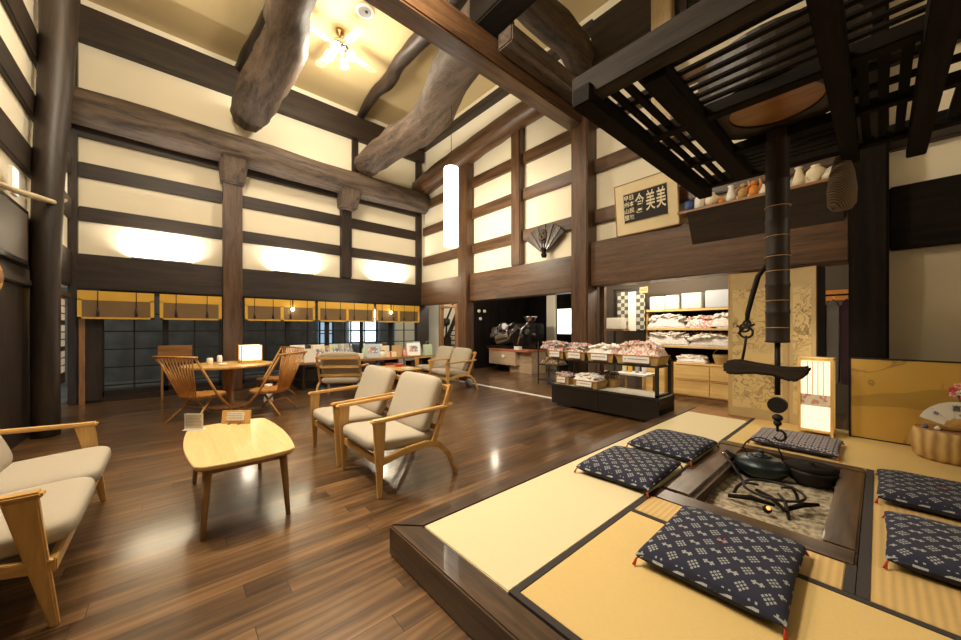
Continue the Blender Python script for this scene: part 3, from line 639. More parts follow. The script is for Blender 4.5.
mat(1.61, 3.1, 2.17, 5.61, 'tatami_gold', 'straw mat outside the right edge of the view', 'l')

# ------------------------------------------------------------------ sunken hearth
h = thing('sunken_hearth', 'sunken square hearth full of ash, framed in dark wood, in the platform', 'hearth', (-0.53, 3.3, 0))
O = (-0.53, 3.3)
def hb(n, x0, x1, y0, y1, z0, z1, m, bev=0.01): return MB().box(x0 - O[0], x1 - O[0], y0 - O[1], y1 - O[1], z0, z1).build(n, m, h, bevel=bev)
hb('frame_board', -1.045, -0.07, 2.432, 2.60, .116, .172, 'frame_wood_X'); hb('frame_board', -0.205, -0.07, 2.60, 4.05, .116, .172, 'frame_wood_Y')
hb('frame_board', -1.045, -0.07, 4.05, 4.185, .116, .172, 'frame_wood_X'); o = hb('frame_board', -1.045, -0.82, 2.60, 4.05, .116, .174, 'frame_wood_Y', 0.03)
hb('pit_lining', -.985, -.22, 2.455, 2.58, .0, .115, 'frame_wood_X'); hb('pit_lining', -.985, -.22, 4.07, 4.155, .0, .115, 'frame_wood_X'); hb('pit_lining', -.985, -.84, 2.58, 4.07, .0, .115, 'frame_wood_Y'); hb('pit_lining', -.2, -.095, 2.58, 4.07, .0, .115, 'frame_wood_Y')
a = MB(); n = 40; vs = []; fs = []
for j in range(n + 1):
    for i in range(n + 1):
        x = -0.84 + i / n * .64; y = 2.59 + j / n * 1.47
        vs.append((x - O[0], y - O[1], 0.045 + 0.03 * noise.noise(Vector((x * 5, y * 5, 0))) + 0.012 * noise.noise(Vector((x * 22, y * 22, 3)))))
for j in range(n):
    for i in range(n): q = j * (n + 1) + i; fs.append((q, q + 1, q + n + 2, q + n + 1))
a.add(vs, fs); a.build('ash_bed', 'ash', h, smooth=True)
# ------------------------------------------------------------------ armchairs
def make_armchair(name, label, cat, W=0.80, seats=1, group=None, slant=0.0, back=0.0):
    """front towards -Y, origin on the floor under the seat"""
    t = thing(name, label, cat, group=group); a = W / 2 - 0.035
    for s in (-1, 1):
        x = s * a
        m = MB().hexa([(x - .014, -.335 + slant, 0), (x + .014, -.335 + slant, 0), (x + .014, -.305 + slant, 0), (x - .014, -.305 + slant, 0)],
                      [(x - .018, -.37 + back, .58), (x + .018, -.37 + back, .58), (x + .018, -.27 + back, .58), (x - .018, -.27 + back, .58)])
        m.build('front_leg', 'oak_Z', t, bevel=0.006)
        out = [(-.39 + back, .578), (-.30 + back, .578), (.28, .600), (.36, .62), (.375, .640), (.28, .628), (-.30 + back, .604), (-.38 + back, .604)]
        MB().prism(out, x - .03, x + .03, 'YZ').build('armrest', 'oak_Y', t, bevel=0.008)
        # arched side rail that sweeps back into the rear leg
        pts = [(x, -.31, .27), (x, -.1, .315), (x, .1, .33), (x, .22, .30), (x, .31, .22), (x, .37, .11), (x, .41, 0.0)]
        m = MB()
        for i in range(len(pts) - 1): m.bar(pts[i], pts[i + 1], .03, .055 - .004 * i, None, .055 - .004 * (i + 1), up=(0, 0, 1) if i < 4 else (0, 1, 0))
        m.build('rear_leg', 'oak_Y', t, bevel=0.004)
        MB().bar((x, .16, .30), (x, .36, .80), .028, .045).build('back_post', 'oak_Z', t, bevel=0.005)
    MB().box(-a, a, -.325, -.295, .235, .295).build('front_rail', 'oak_X', t, bevel=0.005)
    m = MB()
    for z, y in ((.42, .20), (.58, .27), (.74, .335)): m.box(-a, a, y, y + .02, z, z + .05)
    m.build('back_slat', 'oak_X', t, bevel=0.004)
    w = (W - 0.12) / seats
    for i in range(seats):
        cx = (i - (seats - 1) / 2) * w
        M = T(cx, -.06, .30) @ Matrix.Rotation(math.radians(-4), 4, 'X')
        c = softbox(w * 1.0, .64, .135).build('seat_cushion', 'fabric', t, smooth=True, M=M)
        M = T(cx, .24, .615) @ Matrix.Rotation(math.radians(69), 4, 'X') @ T(0, 0, -.02)
        c = softbox(w * .98, .50, .13).build('back_cushion', 'fabric', t, smooth=True, M=M)
    return t
ac = make_armchair('armchair', 'beige cushioned oak armchair nearest the platform corner, right one of the front pair', 'armchair')
ac.location = (-2.88, 1.51, 0); ac.rotation_euler = (0, 0, 0)
dup(ac, (-3.72, 1.50, 0), 0.0, 'beige cushioned oak armchair, left one of the front pair beside the coffee table')
dup(ac, (-6.02, 4.50, 0), math.radians(-6), 'distant beige armchair in front of the brown hallway pillar')
dup(ac, (-6.85, 4.66, 0), math.radians(-6), 'distant beige armchair next to the corner post, left of its twin')
dup(ac, (-6.62, 2.42, 0), math.radians(-125), 'armchair seen from behind, its slatted back turned to the lounge, by the counter')
sf = make_armchair('sofa', 'two-seat beige sofa with oak arms, cut by the left edge', 'sofa', W=1.55, seats=2, slant=0.0, back=0.095)
sf.location = (-3.12, -0.70, 0); sf.rotation_euler = (0, 0, PI)
# little round felt label on the sofa's near leg
MB().tube([(-.7225, -.315, .045), (-.7195 - .006, -.315, .045)], .008, n=10).build('round_sticker', 'white', sf)

# ------------------------------------------------------------------ coffee table
ct = thing('coffee_table', 'pale oak coffee table with rounded corners and tapered legs, nearest table', 'table', (-3.25, 0.38, 0))
def boat(hx, hy, r, by, bx):
    o = []
    for x, y in rrect(-hx, hx, -hy, hy, r, 6):
        o.append((x + (1 if x > 0 else -1) * bx * (1 - (y / hy) ** 2), y + (1 if y > 0 else -1) * by * (1 - (x / hx) ** 2)))
    return o
def boat2(hx, hy, r, by, bx, n=14):
    base = rrect(-hx, hx, -hy, hy, r, 6); out = []
    for i, p in enumerate(base):
        q = base[(i + 1) % len(base)]; L_ = math.dist(p, q); kk = n if L_ > 0.2 else 1
        for k in range(kk):
            x = p[0] + (q[0] - p[0]) * k / kk; y = p[1] + (q[1] - p[1]) * k / kk
            out.append((x + (1 if x > 0 else -1) * bx * (1 - min(1, abs(y / hy)) ** 2), y + (1 if y > 0 else -1) * by * (1 - min(1, abs(x / hx)) ** 2)))
    return out
MB().prism(boat2(.56, .27, .05, .045, .03), .438, .462).build('tabletop', 'maple', ct, bevel=0.004)
MB().prism(boat2(.55, .26, .05, .045, .03), .428, .438).build('table_edge', 'mid_X', ct)
for sx in (-1, 1):
    for sy in (-1, 1):
        MB().tube([(sx * .48, sy * .21, .43), (sx * .52, sy * .235, 0)], [.026, .014], n=12).build('leg', 'leg_oak', ct, smooth=True)
MB().box(-.46, .46, -.2, -.18, .38, .43).box(-.46, .46, .18, .2, .38, .43).box(-.47, -.45, -.2, .2, .38, .43).box(.45, .47, -.2, .2, .38, .43).build('apron', 'mid_X', ct)
def lines(m, x0, x1, z0, z1, n, y0, y1, seed=0):
    rnd = random.Random(seed)
    for i in range(n):
        z = z1 - (z1 - z0) * (i + .5) / n; xx = x0
        while xx < x1 - .006:
            wd = rnd.uniform(.006, .02); m.box(xx, min(x1, xx + wd), y0, y1, z, z + (z1 - z0) / n * .35); xx += wd + .005
    return m
# acrylic menu card
mc = thing('menu_card', 'white paper menu card in a clear stand on the coffee table', 'menu card', (-3.72, .14, .462), math.radians(50))
MB().box(-.075, .075, -.002, .002, .0, .135).build('card', 'paper', mc)
lines(MB(), -.06, .06, .015, .125, 9, -.0035, -.002, 3).build('lettering', 'grey', mc)
MB().box(-.085, -.02, .02, .024, .0, .11).box(-.08, .08, -.02, .03, 0, .004).build('stand', 'white', mc)
ws = thing('menu_stand', 'wooden menu stand holding a long white sheet on the coffee table', 'menu stand', (-3.72, .42, .462), math.radians(50))
MB().box(-.12, .12, -.0, .018, .0, .115, Matrix.Rotation(math.radians(-8), 4, 'X')).build('board', 'oak_X', ws)
MB().box(-.075, .075, -.004, 0, .03, .10, Matrix.Rotation(math.radians(-8), 4, 'X')).build('sheet', 'paper', ws)
lines(MB(), -.065, .065, .035, .095, 4, -.0055, -.004, 8).build('lettering', 'grey', ws)
MB().box(-.05, -.035, -.025, .03, 0, .012).box(.035, .05, -.025, .03, 0, .012).build('foot', 'mid_X', ws)

# ------------------------------------------------------------------ spoke chairs round the round table
def make_spoke(name, label, rug='spindle'):
    t = thing(name, label, 'chair')
    out = [(.29 * math.cos(a) * (1.0 if math.sin(a) > 0 else 1.0), .27 * math.sin(a)) for a in [2 * PI * i / 28 for i in range(28)]]
    out = [(x, y * (1.08 if y < 0 else 1.0)) for x, y in out]
    MB().prism(out, .335, .362).build('seat_frame', 'mid_X', t, bevel=0.006)
    m = MB()
    for i in range(9):
        x = -.24 + i * .06; hh = .26 * math.sqrt(max(0, 1 - (x / .29) ** 2)); m.box(x - .023, x + .023, -hh * 1.05, hh, .362, .378)
    m.build('seat_slats', rug, t, bevel=0.005)
    for s in (-1, 1):
        MB().tube([(s * .27, -.34, 0), (s * .285, .0, .36), (s * .355, .40, .95)], [.014, .019, .015], n=10).build('front_leg', 'spindle', t, smooth=True)
        MB().tube([(s * .15, -.02, .34), (s * .25, .33, 0)], [.019, .012], n=10).build('rear_leg', 'spindle', t, smooth=True)
    MB().tube([(-.385, .40, .955), (0, .415, .960), (.385, .40, .955)], .017, n=10).build('top_rail', 'spindle', t, smooth=True)
    MB().tube([(-.20, .13, .20), (.20, .13, .20)], .010, n=8).build('stretcher', 'spindle', t, smooth=True)
    m = MB()
    for i in range(11):
        u = -1 + 2 * i / 10
        m.tube([(u * .15, .22, .36), (u * .22, .31, .64), (u * .31, .405, .955)], [.008, .012, .007], n=7)
    m.build('spokes', 'spindle', t, smooth=True)
    return t
def face(fx, fy): return math.atan2(fx, -fy)      # chair fronts look to -Y
s1 = make_spoke('spoke_chair', 'fan-backed spindle chair left of the round table, back towards the sofa')
s1.scale = (.95,) * 3; s1.location = (-6.44, .34, 0); s1.rotation_euler = (0, 0, face(-.60, .80))
dup(s1, (-6.28, 1.16, 0), face(-.70, -.72), 'fan-backed spindle chair right of the round table, seen side on')
dup(s1, (-7.62, 1.45, 0), face(.35, -.94), 'spindle chair at the far side of the round table, beside the paper lamp')
rt = thing('round_table', 'round oak pedestal table below the brown pillar, with the paper lamp on it', 'table', (-7.15, .72, 0))
MB().lathe([(.60, .665), (.63, .68), (.63, .70), (.60, .705)], 40).build('tabletop', 'oak_X', rt, smooth=False)
MB().lathe([(.30, 0), (.28, .04), (.075, .07), (.065, .3), (.085, .62), (.2, .665)], 24).build('pedestal', 'mid_Z', rt, smooth=True)
lp = thing('table_lamp', 'glowing square paper lamp on the round table', 'lamp', (-7.12, 1.02, .705))
MB().box(-.14, .14, -.14, .14, .06, .30).build('shade', 'lamp_paper', lp, bevel=0.006)
m = MB()
for x in (-.145, .145):
    for y in (-.145, .145): m.box(x - .008, x + .008, y - .008, y + .008, 0, .31)
m.box(-.15, .15, -.15, .15, .0, .05); m.build('base', 'oak_X', lp)
fr = thing('notice_board', 'small brown framed board standing behind the left spindle chair', 'board', (-8.55, .06, 0), math.radians(80))
MB().box(-.24, .24, -.01, .02, .66, .98).build('panel', 'mid_X', fr)
MB().box(-.2, -.17, -.01, .02, 0, .66).build('leg', 'mid_Z', fr); MB().box(.17, .2, -.01, .02, 0, .66).build('leg', 'mid_Z', fr)
for i, (x, y, lab) in enumerate(((-7.30, .48, 'cream sugar jar on the left side of the round table'), (-7.42, .62, 'taller white cup on the round table, left of the lamp'), (-6.95, .62, 'small white dish near the front of the round table'))):
    hgt = (.10, .13, .03)[i]; rr = (.045, .038, .07)[i]
    o = MB().lathe([(rr * .8, 0), (rr, hgt * .3), (rr, hgt * .8), (rr * .75, hgt), (rr * .7, hgt), (rr * .6, hgt * .5)], 20).build('tableware', 'white', smooth=True, loc=None)
    o.location = (x, y, .706); tag(o, lab, 'tableware')
o = MB().lathe([(.07, 0), (.09, .1), (.06, .25), (.075, .36), (.05, .36), (.03, .2)], 16, sx=1, sy=.8).build('floor_vase', 'white', smooth=True); o.location = (-6.75, 1.22, 0); tag(o, 'white vase standing on the floor below the right spindle chair', 'vase')

# ------------------------------------------------------------------ distant low table
lt = thing('low_table', 'distant low oak table in front of the far armchairs', 'table', (-7.25, 3.92, 0))
MB().prism(boat2(.55, .28, .06, .03, .02), .375, .40).build('tabletop', 'oak_X', lt, bevel=0.004)
for sx in (-1, 1):
    for sy in (-1, 1): MB().tube([(sx * .46, sy * .2, .375), (sx * .5, sy * .23, 0)], [.024, .013], n=8).build('leg', 'mid_Z', lt)
o = MB().box(-.12, .12, -.09, .09, 0, .012).build('magazine', 'paper'); o.location = (-6.95, 3.95, .401); tag(o, 'white leaflet lying on the distant low table', 'leaflet')
o = MB().lathe([(.07, 0), (.11, .05), (.115, .06), (.1, .05), (.06, .02)], 20).build('bowl', 'redc', smooth=True); o.location = (-7.45, 4.02, .401); tag(o, 'red lacquer bowl on the distant low table', 'bowl')

# ------------------------------------------------------------------ souvenir counter along the windows
cn = thing('long_counter', 'long low souvenir counter under the windows, crowded with goods', 'counter', (-8.25, 3.7, 0))
MB().box(-.38, .38, -1.75, 1.6, .53, .575).build('worktop', 'mid_Y', cn, bevel=0.004)
for y in (-1.65, -.55, .5, 1.45): MB().box(-.34, .34, y, y + .05, 0, .53).build('leg_panel', BD + 'Z', cn)
MB().box(-.36, .30, -1.7, 1.5, .18, .21).build('shelf', BD + 'Y', cn)
rnd = random.Random(5)
cols = ['white', 'paper', 'pale_blue', 'cream', 'pink', 'grey', 'pale_green', 'tan']
cn_words = {'pale_blue': 'pale blue', 'pale_green': 'pale green', 'white': 'white', 'redc': 'red', 'blue': 'blue', 'paper': 'off-white', 'yellow': 'yellow', 'green': 'green', 'pink': 'pink', 'cream': 'cream', 'tan': 'tan', 'grey': 'grey', 'orange': 'orange', 'navy': 'navy'}
kinds = ['book', 'gift_box', 'jar', 'postcard_stand', 'bottle', 'picture_book', 'paper_bag']
def small_item(kind, col, z=0.0):
    t = thing(kind, '', kind.replace('_', ' '))
    if kind == 'book':
        MB().box(-.02, .02, -.10, .10, 0, .21).build('cover', col, t); MB().box(-.017, .017, -.095, .102, .005, .205).build('pages', 'paper', t)
    elif kind == 'gift_box':
        MB().box(-.08, .08, -.11, .11, 0, .09).build('box', col, t, bevel=.003); MB().box(-.082, .082, -.015, .015, 0, .092).build('ribbon', 'redc' if col != 'redc' else 'white', t)
    elif kind == 'jar':
        MB().lathe([(.045, 0), (.05, .01), (.05, .09), (.035, .11)], 16).build('body', col, t, smooth=True); MB().lathe([(.038, .11), (.038, .13), (.02, .135)], 16).build('lid', 'tan', t)
    elif kind == 'postcard_stand':
        R_ = Matrix.Rotation(math.radians(-14), 4, 'Y'); MB().box(-.004, .004, -.13, .13, .01, .24, R_).build('card', col, t); MB().box(-.03, .06, -.10, .10, 0, .012).build('base', 'oak_X', t)
        MB().box(.004, .006, -.08, .08, .08, .19, R_).build('picture', 'packets_mix', t)
    elif kind == 'bottle':
        MB().lathe([(.035, 0), (.038, .02), (.038, .14), (.014, .19), (.014, .23)], 14).build('body', col, t, smooth=True); MB().lathe([(.016, .23), (.016, .25)], 12).build('cap', 'white', t)
    elif kind == 'picture_book':
        R_ = Matrix.Rotation(math.radians(-20), 4, 'Y'); MB().box(-.008, .008, -.10, .10, 0, .27, R_).build('cover', col, t); MB().box(.008, .0095, -.08, .08, .04, .2, R_).build('cover_print', 'packets_mix', t)
    else:
        MB().hexa([(-.05, -.08, 0), (.05, -.08, 0), (.05, .08, 0), (-.05, .08, 0)], [(-.03, -.085, .2), (.03, -.085, .2), (.03, .085, .2), (-.03, .085, .2)]).build('bag', col, t)
        MB().tube([(0, -.04, .2), (0, -.03, .26), (0, .03, .26), (0, .04, .2)], .004, n=6).build('handle', 'tan', t)
    return t
used = set(); prev = 'left end of the counter'
used_kc = []
allkc = [(k_, c_) for k_ in kinds for c_ in cols]; rnd.shuffle(allkc)
y = 2.02; i = 0
while y < 5.2:
    kd, cl = allkc[i]; i += 1
    t = small_item(kd, cl); t.scale = (1.4,) * 3; row = rnd.choice((-8.02, -8.12))
    t.location = (row, y, .576); t.rotation_euler = (0, 0, rnd.uniform(-.3, .3))
    t['label'] = '%s %s on the long counter, next after the %s' % (cn_words[cl], kd.replace('_', ' '), prev); prev = '%s %s' % (cn_words[cl], kd.replace('_', ' '))
    t['group'] = 'souvenirs on the long counter'
    kd2, cl2 = allkc[i + 26]
    if i % 3 != 0 and kd2 != 'book':
        t2 = small_item(kd2, cl2); t2.scale = (1.35,) * 3; t2.location = (-8.42, y + .02, .576); t2.rotation_euler = (0, 0, rnd.uniform(-.2, .2))
        t2['label'] = '%s %s at the back of the long counter, behind the %s' % (cn_words[cl2], kd2.replace('_', ' '), prev); t2['group'] = 'souvenirs on the long counter'
    y += rnd.uniform(.19, .23)
for j, (y, c, w_) in enumerate(((2.3, 'black', 'black'), (2.75, 'grey', 'grey'), (3.5, 'navy', 'navy'), (4.1, 'redc', 'red'), (4.8, 'leather', 'brown'))):
    b = thing('storage_box', '%s storage box on the shelf under the long counter, %s from the left' % (w_, ('first', 'second', 'third', 'fourth', 'fifth')[j]), 'box', (-8.1, y, .21))
    MB().box(-.14, .14, -.17, .17, 0, .2).build('body', c, b, bevel=.01); MB().box(-.15, .15, -.18, .18, .2, .23).build('lid', c, b, bevel=.004)

# ------------------------------------------------------------------ blinds
bl_lab = ['leftmost yellow-edged reed blind', 'second yellow-edged reed blind, left of the brown pillar', 'yellow-edged reed blind just right of the brown pillar', 'yellow-edged reed blind in the middle of the right row', 'rightmost yellow-edged reed blind by the corner post']
for i, (a, b) in enumerate(((-1.18, -.22), (-.17, .78), (1.15, 2.56), (2.60, 4.02), (4.06, 5.40))):
    r = thing('reed_blind', bl_lab[i], 'blind', (-8.80, (a + b) / 2, 1.93)); w = (b - a) / 2 - .012; X = 0
    MB().box(X, X + .012, -w, w, -.45, -.16).build('reed_panel', 'bamboo_blind', r)
    MB().box(X - .004, X + .016, -w, w, -.16, 0).box(X - .003, X + .016, -w, w, -.475, -.445).box(X - .003, X + .016, -w, -w + .05, -.475, -.14).box(X - .003, X + .016, w - .05, w, -.475, -.14).build('cloth_border', 'blind_gold', r)
    if b - a > 1.2: MB().box(X - .003, X + .016, -.03, .03, -.475, -.14).build('cloth_border', 'blind_gold', r)
    n = 2 if b - a < 1.2 else 4
    for q in range(n):
        yy = -w + 2 * w * (q + .5) / n
        c = MB().tube([(X + .02, yy, .0), (X + .02, yy, -.32)], .006, n=6).build('cord', 'black', r)
        MB().tube([(X + .024, yy, -.28), (X + .024, yy, -.34), (X + .024, yy, -.42)], [.010, .016, .022], n=8).build('tassel', 'leather', c, smooth=True)
for i, y in enumerate((2.05, 4.45)):
    b = thing('wall_spot', 'small round spotlight among the blinds, %s of two' % ('left', 'right')[i], 'lamp', (-8.70, y, 1.72))
    MB().sphere((0, 0, 0), .035).build('bulb', 'bulb_small', b, smooth=True); MB().tube([(0, 0, .03), (0, 0, .22)], .012).build('stem', 'black', b)

# ------------------------------------------------------------------ ceiling fan, speaker, pendant
fan = thing('ceiling_fan', 'white bladed ceiling fan with four glowing lamps', 'ceiling fan', (-6.80, 2.42, 6.98)); fan.scale = (1.12, 1.12, 1)
MB().lathe([(.07, 0), (.065, -.06), (.02, -.09), (.018, -.22)], 20).build('canopy', 'brass', fan, smooth=True)
MB().lathe([(.03, -.20), (.12, -.23), (.14, -.30), (.11, -.36), (.05, -.42)], 24).build('motor', 'chrome', fan, smooth=True)
for i in range(4):
    R_ = RZ(math.radians(12 + 90 * i))
    b = MB().prism([(.22, -.06), (.62, -.085), (.70, -.06), (.72, 0), (.70, .06), (.62, .085), (.22, .06)], -.33, -.322).build('blade', 'cane', fan, M=R_)
    MB().box(.10, .26, -.02, .02, -.335, -.325).build('blade_bracket', 'brass', b, M=R_)
    MB().prism([(.26, -.045), (.5, -.055), (.5, .055), (.26, .045)], -.337, -.331).build('blade_panel', 'white', b, M=R_)
    R2 = RZ(math.radians(50 + 90 * i))
    l = MB().tube([(.04, 0, -.40), (.12, 0, -.45), (.17, 0, -.42)], .012, n=8).build('lamp_arm', 'brass', fan, M=R2)
    MB().lathe([(.03, -.40), (.055, -.44), (.075, -.50), (.07, -.53), (.04, -.56)], 16, c=(.19, 0, 0)).build('bulb', 'bulb', l, M=R2, smooth=True)
sp = thing('ceiling_speaker', 'round white speaker in the ceiling beside the fan', 'speaker', (-6.08, 2.60, 6.98))
MB().lathe([(.15, 0), (.16, -.02), (.13, -.03)], 28).build('ring', 'white', sp, smooth=False); MB().lathe([(.125, -.028), (.11, -.033)], 24).build('grille', 'grey', sp)
MB().lathe([(.03, -.03), (.02, -.05)], 12, c=(.03, .02, 0)).build('knob', 'black', sp)
pn = thing('pendant_lamp', 'tall glowing white cylinder lamp hanging on a thin wire', 'pendant lamp', (-5.23, 3.89, 4.26))
MB().lathe([(.13, 0), (.135, -.01), (.135, -1.44), (.13, -1.45)], 32).build('shade', 'pendant_shade', pn, smooth=False)
MB().tube([(0, 0, 0), (0, 0, 1.15)], .006, n=6).build('wire', 'black', pn); MB().lathe([(.03, 0), (.03, .04), (.01, .06)], 12).build('cap', 'white', pn)

# ------------------------------------------------------------------ left wall things
pc = thing('framed_picture', 'large glossy dark framed picture on the wall at the left edge', 'picture', (-5.6, -1.24, 2.0))
MB().box(-.77, .9, 0, .03, 0, .62).build('frame', 'black_gloss', pc, bevel=.006); MB().box(-.71, .9, .03, .034, .05, .57).build('glazed_print', 'plain_print' if 'plain_print' in MATS else 'leather', pc)
rp = MB().tube([(-7.98, -1.17, 3.20), (-7.3, -1.12, 3.01), (-6.7, -1.05, 2.84), (-6.1, -1.10, 2.735), (-5.6, -1.12, 2.64), (-5.0, -1.14, 2.55)], [.02, .025, .028, .03, .026, .024], n=8, wob=.5, seed=3).build('straw_rope', 'rope', smooth=True, loc=(-6.5, -1.1, 2.8)); tag(rp, 'twisted straw rope strung across the post at the left edge', 'rope')
ex = thing('exit_light', 'small pale cyan lit sign above the rope at the left edge', 'sign', (-5.92, -1.24, 2.82)); MB().box(-.09, .09, 0, .03, -.14, .14).build('housing', 'white', ex); MB().box(-.08, .08, .03, .034, -.13, .13).build('lit_face', 'cyan_lit', ex)
wd = thing('wooden_disc', 'round wooden disc hung under the picture at the left edge', 'wall ornament', (-5.45, -1.25, 1.78)); MB().tube([(0, 0, 0), (0, .04, 0)], .12, n=24).build('disc', 'oak_X', wd); MB().tube([(0, .04, 0), (0, .055, 0)], .06, n=20).build('boss', 'mid_X', wd)
# ------------------------------------------------------------------ floor cushions
def make_cush(label, matn='kasuri', w=.56, d=.64, t_=.10):
    t = thing('floor_cushion', label, 'cushion')
    weld(cushion_mb(w, d, t_, n=18, p=4.5, puff=1.0).build('cover', matn, t, smooth=True))
    tf = MB()
    for k in range(5): tf.bar((0, 0, t_ - .012), (.02 * math.cos(k * 1.3), .022 * math.sin(k * 1.3), t_ + .004), .004, .004)
    tf.build('centre_tuft', 'red', t)
    for sx in (-1, 1):
        for sy in (-1, 1):
            m = MB(); x, y = sx * w * .475, sy * d * .475
            for k in (-1, 0, 1): m.tube([(x, y, t_ * .45), (x + sx * .010, y + sy * .010 + k * .003, t_ * .3), (x + sx * .014 + k * .006, y + sy * .026, .006)], [.004, .004, .003], n=6)
            m.build('corner_tassel', 'red', t, smooth=True)
    return t
c1 = make_cush('nearest navy patterned cushion on the front mat, before the hearth'); c1.location = (-.50, 2.0, .171); c1.rotation_euler = (0, 0, math.radians(1))
def cu(x, y, a, lab): return dup(c1, (x, y, .171), math.radians(a), lab)
c1.scale = (.98, 1.06, 1)
cu(-1.30, 2.71, 2, 'navy patterned cushion at the left of the hearth, nearer of the two'); cu(-1.28, 3.53, -1, 'navy patterned cushion at the left of the hearth, farther of the two')
cu(.30, 2.83, 0, 'navy patterned cushion right of the hearth, nearer of the two, cut by the right edge'); cu(.27, 3.72, 0, 'navy patterned cushion right of the hearth, farther one')
for o in COL.objects:
    if o.name.startswith('floor_cushion') and o.location.x > 0: o.scale = (1.0, 1.0, 1)
c6 = make_cush('greyish scalloped-pattern cushion behind the hearth, under the hanging hook', 'kasuri_grey', .62, .60, .08); c6.location = (-.53, 4.52, .176)

# ------------------------------------------------------------------ hearth tools
kt = thing('iron_kettle', 'broad blue-black iron kettle with a thin arched handle on the hearth', 'kettle', (-.655, 3.75, .06))
MB().lathe([(.11, 0), (.165, .03), (.195, .08), (.185, .12), (.10, .155), (.07, .16)], 28).build('body', 'iron_blue', kt, smooth=True)
MB().lathe([(.072, .16), (.06, .172), (.015, .178), (.015, .192), (.02, .20), (.01, .21)], 20).build('lid', 'iron_blue', kt, smooth=True)
MB().tube([(-.12, .12, .12)] + [(.17 * math.cos(a) * .8, -.17 * math.cos(a) * .8 * .0, .15 + .16 * math.sin(a)) for a in [PI - PI * i / 10 for i in range(11)]][1:], .006, n=8).build('handle', 'iron', kt, smooth=True)
MB().tube([(-.15, -.04, .09), (-.22, -.06, .14), (-.24, -.07, .16)], [.03, .018, .014], n=10).build('spout', 'iron_blue', kt, smooth=True)
pt = thing('iron_pot', 'wide dark iron pot beside the kettle in the far corner of the hearth', 'pot', (-.355, 3.83, .05))
MB().lathe([(.09, 0), (.145, .05), (.16, .11), (.155, .14), (.15, .14), (.14, .06), (.08, .02)], 28).build('body', 'iron', pt, smooth=True)
MB().lathe([(.158, .135), (.162, .15), (.10, .156), (.02, .16), (.02, .175), (.005, .18)], 24).build('lid', 'soot_X', pt, smooth=True)
tr = thing('iron_trivet', 'iron ring trivet with curved legs standing in the ash', 'trivet', (-.50, 3.22, .045))
MB().tube([(.17 * math.cos(2 * PI * i / 28), .17 * math.sin(2 * PI * i / 28), .10) for i in range(29)], .009, n=8, cap=False).build('ring', 'iron', tr, smooth=True)
for k in range(3):
    a = math.radians(-60 + 120 * k); c_, s_ = math.cos(a), math.sin(a)
    MB().tube([(.08 * c_, .08 * s_, .11), (.17 * c_, .17 * s_, .10), (.21 * c_, .21 * s_, .05), (.24 * c_, .24 * s_, -.03)], [.008, .011, .011, .01], n=8).build('leg', 'iron', tr, smooth=True)
for i, (p0, p1, lab) in enumerate((((-.72, 3.02, .09), (-.47, 3.10, .085), 'charred stick lying left of the glowing ember'), ((-.42, 3.06, .085), (-.27, 3.30, .10), 'charred stick lying right of the glowing ember'), ((-.60, 3.28, .09), (-.40, 3.02, .10), 'charred stick crossing under the trivet'))):
    mid = [(p0[j] + p1[j]) / 2 + (.0, .01, .015)[j] for j in range(3)]
    o = MB().tube([p0, mid, p1], [.013, .017, .010], n=8, wob=.3, seed=i).build('firewood', 'soot_X', smooth=True, loc=p0); tag(o, lab, 'firewood')
em = thing('charcoal', 'small lump of charcoal with a glowing orange edge in the ash', 'charcoal', (-.49, 2.97, .075)); MB().sphere((0, 0, 0.02), .026, 8, 6).build('lump', 'soot_X', em); MB().sphere((.008, -.012, .035), .013, 8, 6).build('ember', 'ember' if 'ember' in MATS else 'orange', em)
tg = thing('fire_tongs', 'pair of iron fire tongs leaning on the left frame board of the hearth', 'tongs', (-.85, 3.45, .17))
for k in (0, 1): MB().tube([(-.03, .10 + k * .01, .05), (.06, .0 + k * .02, .0), (.17, -.14 + k * .035, -.08)], [.007, .006, .004], n=6).build('arm', 'iron', tg, smooth=True)
MB().sphere((-.03, .105, .055), .014, 8, 6).build('knob', 'chrome', tg, smooth=True)

# ------------------------------------------------------------------ pot hook
jz = thing('pot_hook', 'long bamboo pot hook with wooden lever hanging over the hearth', 'pot hook', (-.50, 3.40, 0))
prof = []
for a, b in ((1.19, 1.42), (1.42, 1.62), (1.62, 1.85), (1.85, 2.10), (2.10, 2.40), (2.40, 2.78)):
    prof += [(.075, a + .004), (.071, a + .02), (.072, b - .02), (.076, b - .004)]
MB().lathe([(.055, 1.19)] + prof + [(.05, 2.79)], 20).build('bamboo_tube', 'beam_dark_Z', jz, smooth=True)
for z in (1.30, 1.50, 1.72, 1.83, 1.98, 2.2): MB().lathe([(.0755, z), (.078, z + .002), (.078, z + .004), (.0755, z + .006)], 20).build('binding_wire', 'tan', jz)
MB().tube([(0, 0, 1.25), (0, 0, .80)], .018, n=10).build('rod', 'iron', jz, smooth=True)
fo = [(-.345, .97), (-.33, 1.03), (-.25, 1.055), (-.10, 1.03), (.05, 1.015), (.13, 1.02), (.185, 1.035), (.18, .985), (.13, .925), (.08, .905), (-.02, .94), (-.15, .945), (-.27, .925), (-.33, .935)]
MB().prism(fo, -.035, .035, 'XZ').build('fish_lever', 'beam_dark_X', jz, bevel=.015, smooth=False)
MB().tube([(0, -.025, .725), (0, .025, .725)], .058, n=20).build('round_weight', 'iron', jz)
MB().sphere((0, 0, .63), .034, 10, 8, 1, 1, .8).sphere((0, 0, .59), .026, 10, 8).build('links', 'iron', jz, smooth=True)
